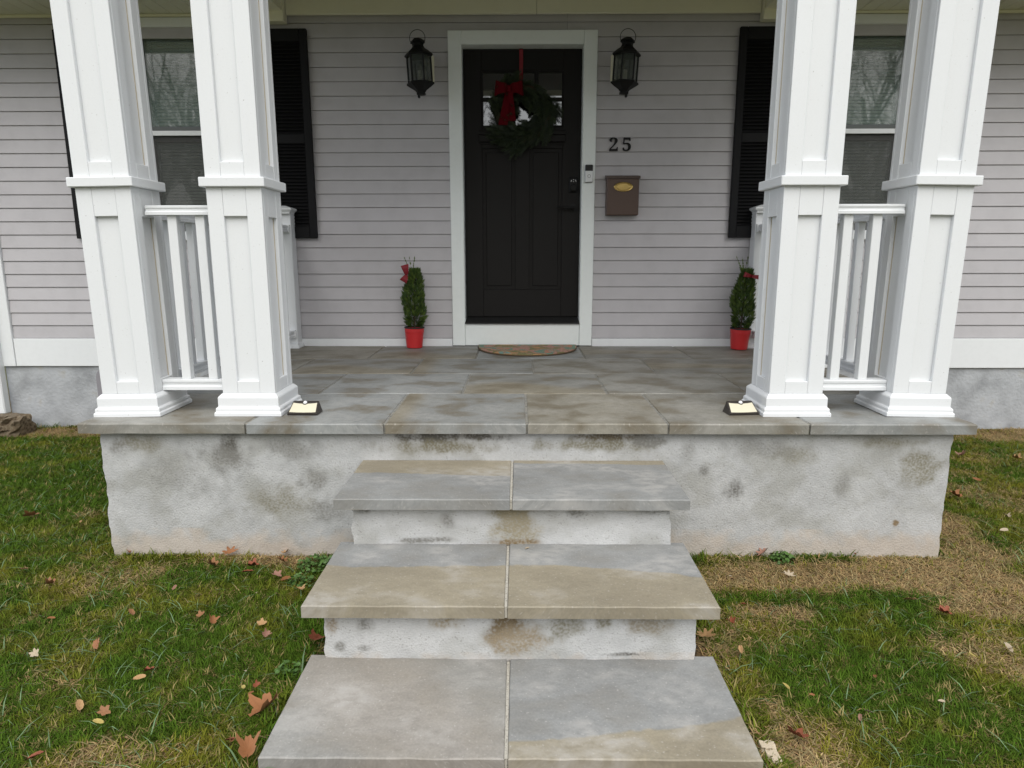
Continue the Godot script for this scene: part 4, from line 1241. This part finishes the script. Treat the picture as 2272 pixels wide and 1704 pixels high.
func blade(s: MB, at: Vector3, ang: float, lean: float, length: float, w: float, curl: float) -> void:
	var d := Vector3(cos(ang), 0, sin(ang))
	var side := Vector3(-d.z, 0, d.x)
	var p0 := at
	var p1 := at + (Vector3.UP * cos(lean) + d * sin(lean)) * length * 0.55
	var l2 := minf(lean + curl, 1.75)
	var p2 := p1 + (Vector3.UP * cos(l2) + d * sin(l2)) * length * 0.45
	var nn := (d * -cos(lean) + Vector3.UP * (sin(lean) + 0.35)).normalized()
	var a := s.vert(p0 - side * w, nn)
	var b := s.vert(p0 + side * w, nn)
	var c := s.vert(p1 - side * w * 0.85, nn)
	var e := s.vert(p1 + side * w * 0.85, nn)
	var f := s.vert(p2, nn)
	s.tri_i(a, b, e); s.tri_i(a, e, c); s.tri_i(c, e, f)
func tuft(n: int, r: float, lo: float, hi: float, lean0: float, lean1: float, w: float) -> ArrayMesh:
	var s := MB.new()
	for i in n:
		var a := rng.randf() * TAU
		var q := sqrt(rng.randf()) * r
		var k := rng.randf_range(0.65, 1.4)
		s.col = Color(k * rng.randf_range(0.85, 1.25), k, k * rng.randf_range(0.7, 1.2))
		blade(s, Vector3(cos(a) * q, -0.004, sin(a) * q), rng.randf() * TAU, rng.randf_range(lean0, lean1), rng.randf_range(lo, hi), w * rng.randf_range(0.7, 1.2), rng.randf_range(0.1, 0.9))
	return s.mesh()
func scatter(called: String, label: String, mesh: Mesh, xf: Array, cols: Array) -> void:
	var mm := MultiMesh.new()
	mm.transform_format = MultiMesh.TRANSFORM_3D
	mm.use_colors = true
	mm.mesh = mesh
	mm.instance_count = xf.size()
	for i in xf.size():
		mm.set_instance_transform(i, xf[i])
		mm.set_instance_color(i, cols[i])
	var o := MultiMeshInstance3D.new()
	o.name = called
	o.multimesh = mm
	o.material_override = M["grass_blade"]
	add_child(o)
	o.set_meta("kind", "stuff")
	tag(o, label, "grass")
func build_grass() -> void:
	var green := tuft(15, 0.022, 0.020, 0.047, 0.35, 1.3, 0.0014)
	var straw := tuft(13, 0.028, 0.030, 0.060, 0.9, 1.5, 0.0015)
	var long := tuft(3, 0.02, 0.06, 0.11, 0.8, 1.5, 0.0015)
	var G := [[], []]
	var S := [[], []]
	var B := [[], []]
	var hue := noise(3.0, 95, 3)
	var step := 0.0155
	var zz := 0.0
	while zz < 5.6:
		var xx := -5.4
		# the lawn is planted densely where the photograph looks
		while xx < 5.4:
			var x := xx + rng.randf_range(-0.5, 0.5) * step
			var z := zz + rng.randf_range(-0.5, 0.5) * step
			xx += step
			var reach := 4.6 - 0.55 * z
			var edge := absf(x) - reach
			if edge > 0.0 and rng.randf() > 0.22: continue
			if z > 4.4 and rng.randf() > 0.3: continue
			if not open_lawn(x, z): continue
			var d := dryness(x, z)
			if z < 0.25 and rng.randf() < 0.75 - z * 2.0: continue
			var sc := rng.randf_range(0.75, 1.25)
			var near_edge: bool = not (open_lawn(x + 0.05, z) and open_lawn(x - 0.05, z) and open_lawn(x, z - 0.05))
			if near_edge and d < 0.5: sc *= 1.5
			var t := Transform3D(Basis(Vector3.UP, rng.randf() * TAU).scaled(Vector3(1, 1, 1) * sc), Vector3(x, lawn_y(x, z), z))
			var patch := hue.get_noise_2d(x, z)
			var k := rng.randf_range(0.75, 1.3)
			if rng.randf() < 0.93 * smoothstep(-0.1, 1.1, d + rng.randf_range(-0.3, 0.3)):
				var c := Color(0.37, 0.28, 0.14).lerp(Color(0.26, 0.16, 0.075), rng.randf() * 0.8)
				S[0].append(t); S[1].append(Color(c.r * k, c.g * k, c.b * k))
			else:
				var c := Color(0.058, 0.108, 0.011).lerp(Color(0.165, 0.158, 0.020), clampf(0.30 + patch * 1.1 + d * 0.55, 0.0, 1.0))
				if rng.randf() < 0.10: c = Color(0.24, 0.20, 0.08)
				G[0].append(t); G[1].append(Color(c.r * k, c.g * k, c.b * k))
				if rng.randf() < 0.03:
					B[0].append(t); B[1].append(Color(0.13, 0.19, 0.10) * rng.randf_range(0.7, 1.4))
		zz += step
	print("grass ", G[0].size(), " ", S[0].size(), " ", B[0].size())
	scatter("lawn_grass", "short green lawn grass on both sides of the steps", green, G[0], G[1])
	scatter("dry_grass", "dead straw coloured grass in patches of the lawn", straw, S[0], S[1])
	scatter("long_grass", "long pale grass blades lying across the lawn", long, B[0], B[1])

# ------------------------------------------------------------------ fallen leaves, weeds, stones
func leaf_mesh(kind: int, sd: int) -> ArrayMesh:
	# unit leaf about 1 long along x, lying in xz, curled
	var r := RandomNumberGenerator.new()
	r.seed = sd
	var s := MB.new()
	var out := []
	var N := 44
	for i in N:
		var a := TAU * i / N
		var q := 0.0
		var sx := 1.0
		var sz := 1.0
		match kind:
			0:   # maple: five pointed lobes
				q = 0.30 + 0.20 * pow(absf(cos(a * 2.5)), 1.6) + 0.03 * sin(a * 15.0)
			1:   # oak: rounded side lobes
				q = 0.36 + 0.13 * cos(a * 7.0)
				sz = 0.72; sx = 1.12
			2:   # plain oval
				q = 0.45 + 0.015 * sin(a * 9.0)
				sz = 0.55; sx = 1.1
		out.append(Vector2(cos(a) * q * sx, sin(a) * q * sz))
	var curl := r.randf_range(0.4, 1.1)
	var fold := r.randf_range(0.1, 0.75)
	var twist := r.randf_range(-0.5, 0.5)
	var lift := func(p: Vector2) -> Vector3: return Vector3(p.x, 0.10 + fold * absf(p.y) + curl * p.y * p.y * 1.2 + twist * p.x * p.y + r.randf_range(-0.025, 0.025) + 0.3 * p.x * p.x * curl, p.y * (1.0 - 0.35 * fold))
	var rings := [[], [], []]
	for k in 3:
		var f := [0.33, 0.68, 1.0][k] as float
		for p in out:
			s.col = Color(1, 1, 1) * r.randf_range(0.85, 1.15)
			rings[k].append(s.vert(lift.call(p * f), Vector3(-p.x * curl * 0.6, 1, -p.y * f * curl * 2.4)))
	var c := s.vert(lift.call(Vector2.ZERO), Vector3.UP)
	for i in N:
		var j := (i + 1) % N
		s.tri_i(c, rings[0][i], rings[0][j])
		for k in 2:
			s.tri_i(rings[k][i], rings[k + 1][i], rings[k + 1][j])
			s.tri_i(rings[k][i], rings[k + 1][j], rings[k][j])
	s.col = Color(0.6, 0.6, 0.6)
	s.tube([lift.call(Vector2(-0.2, 0)), lift.call(Vector2(-0.45, 0.01)), Vector3(-0.68, 0.20, 0.05)], [0.012, 0.012, 0.009], 5)
	return s.mesh()
func build_leaves() -> void:
	var shapes := []
	for k in 3:
		var v := []
		for q in 3: v.append(leaf_mesh(k, 900 + k * 10 + q))
		shapes.append(v)
	var tone := {"o": ["orange", 0.255, 0.105, 0.038], "t": ["tan", 0.40, 0.24, 0.11], "r": ["rust red", 0.22, 0.060, 0.025], "b": ["brown", 0.24, 0.11, 0.045], "c": ["pale cream", 0.38, 0.31, 0.22], "p": ["faded pink", 0.27, 0.14, 0.10], "y": ["dull yellow", 0.36, 0.28, 0.08]}
	for k in tone:
		var m := mat("leaf_" + k, lin(tone[k][1], tone[k][2], tone[k][3]), 0.7)
		m.cull_mode = BaseMaterial3D.CULL_DISABLED
		m.vertex_color_use_as_albedo = true
	# photograph pixel, size in pixels, tone, shape
	var L := [[69, 1158, 24, "o", 0], [141, 1098, 12, "t", 2], [182, 1170, 11, "t", 2], [112, 1311, 18, "b", 0], [206, 1277, 9, "c", 2], [285, 1235, 14, "r", 2], [388, 1318, 12, "p", 2], [471, 1268, 21, "b", 0], [512, 1239, 28, "o", 1], [563, 1270, 21, "r", 0], [550, 1284, 20, "r", 2], [615, 1291, 21, "p", 0], [624, 1260, 31, "o", 1], [634, 1302, 25, "o", 2], [636, 1240, 25, "t", 1], [653, 1265, 12, "b", 2], [667, 1323, 24, "t", 0], [572, 1330, 14, "c", 2], [448, 1380, 16, "b", 0], [471, 1394, 23, "o", 0], [582, 1400, 19, "t", 0], [591, 1424, 19, "p", 0], [222, 1448, 30, "o", 2], [81, 1467, 24, "c", 0], [700, 1437, 36, "r", 0], [292, 1376, 22, "b", 2], [115, 1388, 12, "o", 2], [311, 1522, 20, "t", 2], [331, 1507, 20, "r", 0], [545, 1507, 12, "c", 2], [570, 1539, 16, "r", 0], [558, 1557, 15, "o", 2], [543, 1543, 14, "y", 2], [53, 1278, 18, "b", 2], [590, 1597, 56, "o", 0], [552, 1690, 54, "o", 0], [512, 1663, 18, "r", 2], [693, 1370, 22, "b", 0], [177, 1586, 25, "t", 2], [234, 1598, 21, "b", 0], [221, 1621, 18, "y", 2], [82, 1701, 24, "r", 2], [514, 1664, 16, "b", 0],
		[1692, 1242, 28, "p", 1], [1752, 1233, 22, "t", 2], [1749, 1290, 30, "c", 1], [1622, 1397, 20, "r", 0], [1567, 1429, 40, "t", 1], [2019, 1347, 20, "t", 2], [2093, 1374, 20, "r", 0], [2117, 1111, 20, "o", 0], [2166, 1075, 14, "o", 2], [2134, 1020, 18, "p", 0], [2256, 1027, 14, "t", 0], [2234, 1455, 28, "c", 2], [1644, 1459, 20, "t", 2], [1895, 1242, 10, "r", 2], [1928, 1252, 9, "c", 2], [1620, 1292, 10, "c", 2], [2232, 1158, 18, "c", 0], [2225, 1189, 20, "c", 2], [2155, 1471, 11, "y", 2], [1649, 1357, 15, "r", 2], [2093, 1376, 22, "r", 0], [1941, 1520, 13, "o", 2], [1908, 1612, 15, "p", 2], [1925, 1599, 19, "c", 2], [1764, 1656, 40, "r", 0], [1741, 1542, 18, "y", 2], [2086, 1575, 17, "c", 2], [2238, 1457, 24, "c", 0], [1800, 1560, 9, "o", 2], [1960, 1420, 12, "y", 2]]
	var kind := ["pointed", "lobed", "small oval"]
	for i in L.size():
		var a: Array = L[i]
		var p := ground_at(a[0], a[1])
		var size: float = clampf(float(a[2]) * (p - CAM).length() / F_PX * 1.08, 0.018, 0.10)
		if a[3] == "c": size *= 0.72
		var where := "lawn beside the steps"
		if p.z < 2.95 and absf(p.x) < 2.0: where = "grass at the stoop wall"
		elif p.x > 1.0: where = "lawn on the mailbox side"
		elif p.x < -1.0: where = "lawn away from the mailbox"
		var nm: String = tone[a[3]][0]
		var o := part_m(shapes[a[4]][rng.randi() % 3], "fallen_leaf", M["leaf_" + str(a[3])], self)
		o.position = p + Vector3(0, 0.027 if float(a[2]) < 30 else 0.028, 0)
		o.rotation = Vector3(rng.randf_range(0.05, 0.55), rng.randf() * TAU, rng.randf_range(-0.35, 0.35))
		o.scale = Vector3.ONE * size
		tag(o, "%s %s fallen leaf lying in the %s" % [nm, kind[a[4]], where], "leaf", "leaves fallen on the lawn")
	# a curl of leaf litter on the second tread
	var c := part_m(shapes[2][1], "fallen_leaf", M["leaf_c"], self)
	c.position = Vector3(0.005, -0.378, 2.985)
	c.scale = Vector3.ONE * 0.020
	c.rotation.y = 0.6
	tag(c, "tiny curled leaf scrap lying on the middle step", "leaf", "leaves fallen on the lawn")
func weed(px: float, py: float, r: float, n: int, label: String) -> void:
	var p := ground_at(px, py)
	var w := thing("weed_clump", label, "weed", p, "green weeds at the foot of the stoop")
	var s := MB.new()
	var st := MB.new()
	for i in n:
		var a := rng.randf() * TAU
		var q := sqrt(rng.randf()) * r
		var h := rng.randf_range(0.015, 0.06) * (1.15 - 0.6 * q / r)
		var at := Vector3(cos(a) * q, h, sin(a) * q * 0.8)
		var k := rng.randf_range(0.65, 1.35)
		s.col = Color(k, k, k)
		var b := Basis.from_euler(Vector3(rng.randf_range(-0.6, 0.9), rng.randf() * TAU, rng.randf_range(-0.4, 0.4)))
		var sz := rng.randf_range(0.006, 0.011)
		var pts := []
		for j in 7:
			var t := TAU * j / 7.0
			pts.append(at + b * Vector3(cos(t) * sz, 0.25 * sz * absf(sin(t)), sin(t) * sz * 0.8))
		s.face(pts, Vector3.UP)
		if i % 4 == 0: st.tube([Vector3(at.x * 0.7, 0, at.z * 0.7), at], [0.0011, 0.0008], 4, false)
	part(s, "leaves", M["weed_leaf"], w).set_meta("kind", "stuff")
	part(st, "stems", M["weed_leaf"], w)
func boulder(called: String, at: Vector3, size: Vector3, sd: int, m: Material, label: String, category: String, group := "") -> void:
	var n := noise(1.3, sd, 4)
	var s := MB.new()
	var U := 22
	var V := 14
	var ids := []
	for j in V + 1:
		var row := []
		for i in U:
			var th := PI * j / V
			var ph := TAU * i / U
			var d := Vector3(sin(th) * cos(ph), cos(th), sin(th) * sin(ph))
			var f := 1.0 + n.get_noise_3dv(d * 1.3) * 0.8 + absf(n.get_noise_3dv(d * 3.0)) * 0.35
			var p := d * f
			p = Vector3(clampf(p.x, -0.85, 0.85), clampf(p.y, -0.7, 0.72), clampf(p.z, -0.85, 0.85))
			row.append(p * size * 0.5)
		ids.append(row)
	for j in V:
		for i in U:
			var k := (i + 1) % U
			var o3: Vector3 = ids[j][i] + ids[j + 1][k]
			if j > 0: s.face([ids[j][i], ids[j][k], ids[j + 1][k]], o3)
			if j < V - 1: s.face([ids[j][i], ids[j + 1][k], ids[j + 1][i]], o3)
	var o := part(s, called, m, self)
	o.position = at
	tag(o, label, category, group)
func build_small_things() -> void:
	weed(706, 1262, 0.085, 150, "bright green weeds crowding the edge of the middle step by the stoop wall")
	weed(668, 1300, 0.06, 80, "thinner green weeds along the edge of the middle step, among orange leaves")
	weed(1735, 1250, 0.055, 110, "bright green weed clump at the stoop wall, on the dry grass")
	weed(640, 1500, 0.04, 40, "small clover sprouts beside the lowest step")
	boulder("boulder", Vector3(-4.06, -0.615, 0.24), Vector3(0.34, 0.25, 0.28), 13, M["rock"], "weathered brown rock lying against the foundation under the downspout", "rock")
	for q in [[1702, 1668, 0.035], [1712, 1684, 0.028], [1722, 1696, 0.022]]:
		var p := ground_at(q[0], q[1])
		boulder("pebble", p + Vector3(0, 0.012, 0), Vector3(1, 0.7, 0.8) * q[2] * 1.4, 17 + int(q[0]), M["pebble"], "pale pebble at the corner of the lowest step", "pebble", "pebbles by the lowest step")
	# downspout at the house corner
	var d := thing("downspout", "white downspout running down the house corner onto a rock", "downspout", Vector3(-4.235, 0, 0.055))
	bar(d, "pipe", M["vinyl_white"], -0.045, 0.035, -0.55, 2.45, -0.035, 0.035, 0.008)
	bar(d, "strap", M["vinyl_white"], -0.047, 0.037, 0.28, 0.31, -0.037, 0.037, 0.002)
	# grey rounded board standing beside the stoop
	var o := []
	for i in 21:
		var a := PI * i / 20.0
		o.append(Vector2(-0.15 + 0.30 * i / 20.0, 0.0))
	var b := MB.new()
	var pts := [Vector2(-0.16, -0.70), Vector2(0.16, -0.70)]
	for i in 13:
		var a := PI * 0.5 * i / 12.0
		pts.append(Vector2(0.16 - 0.08 + 0.08 * cos(a), -0.10 + 0.08 * sin(a)))
	for i in 13:
		var a := PI * 0.5 + PI * 0.5 * i / 12.0
		pts.append(Vector2(-0.16 + 0.08 + 0.08 * cos(a), -0.10 + 0.08 * sin(a)))
	b.t = Transform3D(Basis(Vector3(1, 0, 0), Vector3(0, 0, -1), Vector3(0, 1, 0)), Vector3.ZERO)
	b.extrude(pts, -0.02, 0.02)
	var g := part(b, "bin_lid", M["grey_plastic"], self)
	g.position = Vector3(-3.25, -0.145, 0.09)
	tag(g, "grey rounded plastic lid standing behind the porch column by the foundation", "lid")

# ------------------------------------------------------------------ what the panes mirror
func branch(s: MB, at: Vector3, dir: Vector3, length: float, r: float, depth: int) -> void:
	var pts := [at]
	var rad := [r]
	var p := at
	var d := dir
	for i in 3:
		d = (d + Vector3(rng.randf_range(-0.2, 0.2), rng.randf_range(-0.05, 0.15), rng.randf_range(-0.2, 0.2))).normalized()
		p += d * length / 3.0
		pts.append(p); rad.append(r * (1.0 - 0.15 * (i + 1)))
	s.tube(pts, rad, 5 if depth > 1 else 3, false)
	if depth == 0: return
	for i in (4 if depth > 2 else 3):
		var a := rng.randf() * TAU
		var side := d.cross(Vector3(cos(a), 0.2, sin(a))).normalized()
		var f := rng.randi_range(1, 3)
		branch(s, pts[f], (d * rng.randf_range(0.6, 1.1) + side * rng.randf_range(0.5, 0.9)).normalized(), length * rng.randf_range(0.6, 0.8), rad[f] * 0.62, depth - 1)
func build_far_trees() -> void:
	var kinds := []
	for q in 2:
		var t := Node3D.new()
		var tr := MB.new()
		tr.tube([Vector3(0, -0.2, 0), Vector3(0.05, 1.5, 0), Vector3(0.0, 3.2, 0.05)], [0.28, 0.22, 0.18], 9)
		part(tr, "trunk", M["bark"], t)
		var s := MB.new()
		for i in 5:
			var a := TAU * i / 5.0 + rng.randf()
			branch(s, Vector3(0, 2.4 + 0.18 * i, 0.03), Vector3(cos(a) * 0.7, 1.0, sin(a) * 0.7).normalized(), 2.5 + 0.4 * q, 0.10, 4 + q)
		part(s, "crown", M["bark"], t)
		kinds.append(t)
	var spots := [[-9.5, 15.0, 0.3], [-13.5, 20.0, 1.9], [-11.0, 24.0, 4.0], [-3.6, 23.0, 2.4], [6.5, 30.0, 3.1], [10.0, 15.5, 0.9], [13.5, 21.0, 5.1]]
	var names := ["nearest the street side of the lawn", "beyond the lawn", "far beyond the lawn", "straight across from the door", "far across from the mailbox side", "across from the mailbox side window", "beyond the mailbox side window"]
	for i in spots.size():
		var t: Node3D = kinds[i % 2] if i < 2 else kinds[i % 2].duplicate()
		t.name = numbered("bare_tree")
		add_child(t)
		t.position = Vector3(spots[i][0], -0.70, spots[i][1])
		t.rotation.y = spots[i][2]
		tag(t, "tall bare winter tree mirrored in the glass, standing " + names[i], "tree", "bare trees facing the house")

# ------------------------------------------------------------------
func _ready() -> void:
	rng.seed = 20240
	# camera, sky, sun, exposure
	cam_basis = make_basis()
	var cam := Camera3D.new()
	cam.name = "camera"
	cam.fov = rad_to_deg(2.0 * atan(852.0 / F_PX))
	cam.far = 400.0
	cam.transform = Transform3D(cam_basis, CAM)
	add_child(cam)
	cam.current = true
	var env := Environment.new()
	var skm := ProceduralSkyMaterial.new()
	skm.sky_top_color = Color(0.90, 0.94, 1.0)
	skm.sky_horizon_color = Color(0.80, 0.83, 0.885)
	skm.sky_curve = 0.35
	skm.ground_bottom_color = Color(0.25, 0.27, 0.22)
	skm.ground_horizon_color = Color(0.45, 0.46, 0.44)
	skm.energy_multiplier = 1.0
	var sky := Sky.new()
	sky.sky_material = skm
	env.background_mode = Environment.BG_SKY
	env.sky = sky
	env.background_energy_multiplier = 1.0
	env.tonemap_mode = Environment.TONE_MAPPER_LINEAR
	env.tonemap_exposure = 2.18
	env.sdfgi_enabled = true; env.ssao_enabled = true; env.ssil_enabled = true
	var we := WorldEnvironment.new()
	we.name = "world_environment"
	we.environment = env
	add_child(we)
	var sun := DirectionalLight3D.new()
	sun.name = "overcast_sun"
	sun.light_energy = 0.45
	sun.light_color = Color(1.0, 0.995, 0.985)
	sun.light_angular_distance = 60.0
	sun.shadow_enabled = true
	sun.rotation = Vector3(-deg_to_rad(52.0), deg_to_rad(8.0), 0)
	add_child(sun)

	make_materials()
	mat("mat_edge", lin(0.09, 0.06, 0.03), 0.95)
	build_ground()
	build_house()
	build_portico_roof()
	build_stoop()
	for q in [[-1.800, 2.280, "white panelled column, outer one of the pair across the porch from the mailbox", 0.015], [-1.2565, 2.266, "white panelled column, inner one of the pair across the porch from the mailbox", 0.0], [1.226, 2.266, "white panelled column, inner one of the pair on the mailbox side", 0.0], [1.781, 2.262, "white panelled column, outer one of the pair on the mailbox side", -0.015]]:
		column(q[0], q[1], q[2], q[3])
	front_railing(-1.680, -1.377, [-1.574, -1.449], "short white railing of two balusters between the columns across from the mailbox")
	front_railing(1.346, 1.661, [1.428, 1.556], "short white railing of two balusters between the columns on the mailbox side")
	side_railing(-1.0, "white side railing running back to the wall, on the side away from the mailbox")
	side_railing(1.0, "white side railing running back to the wall, on the mailbox side")
	build_wall_things()
	build_porch_things()
	build_grass()
	build_leaves()
	build_small_things()
	build_far_trees()
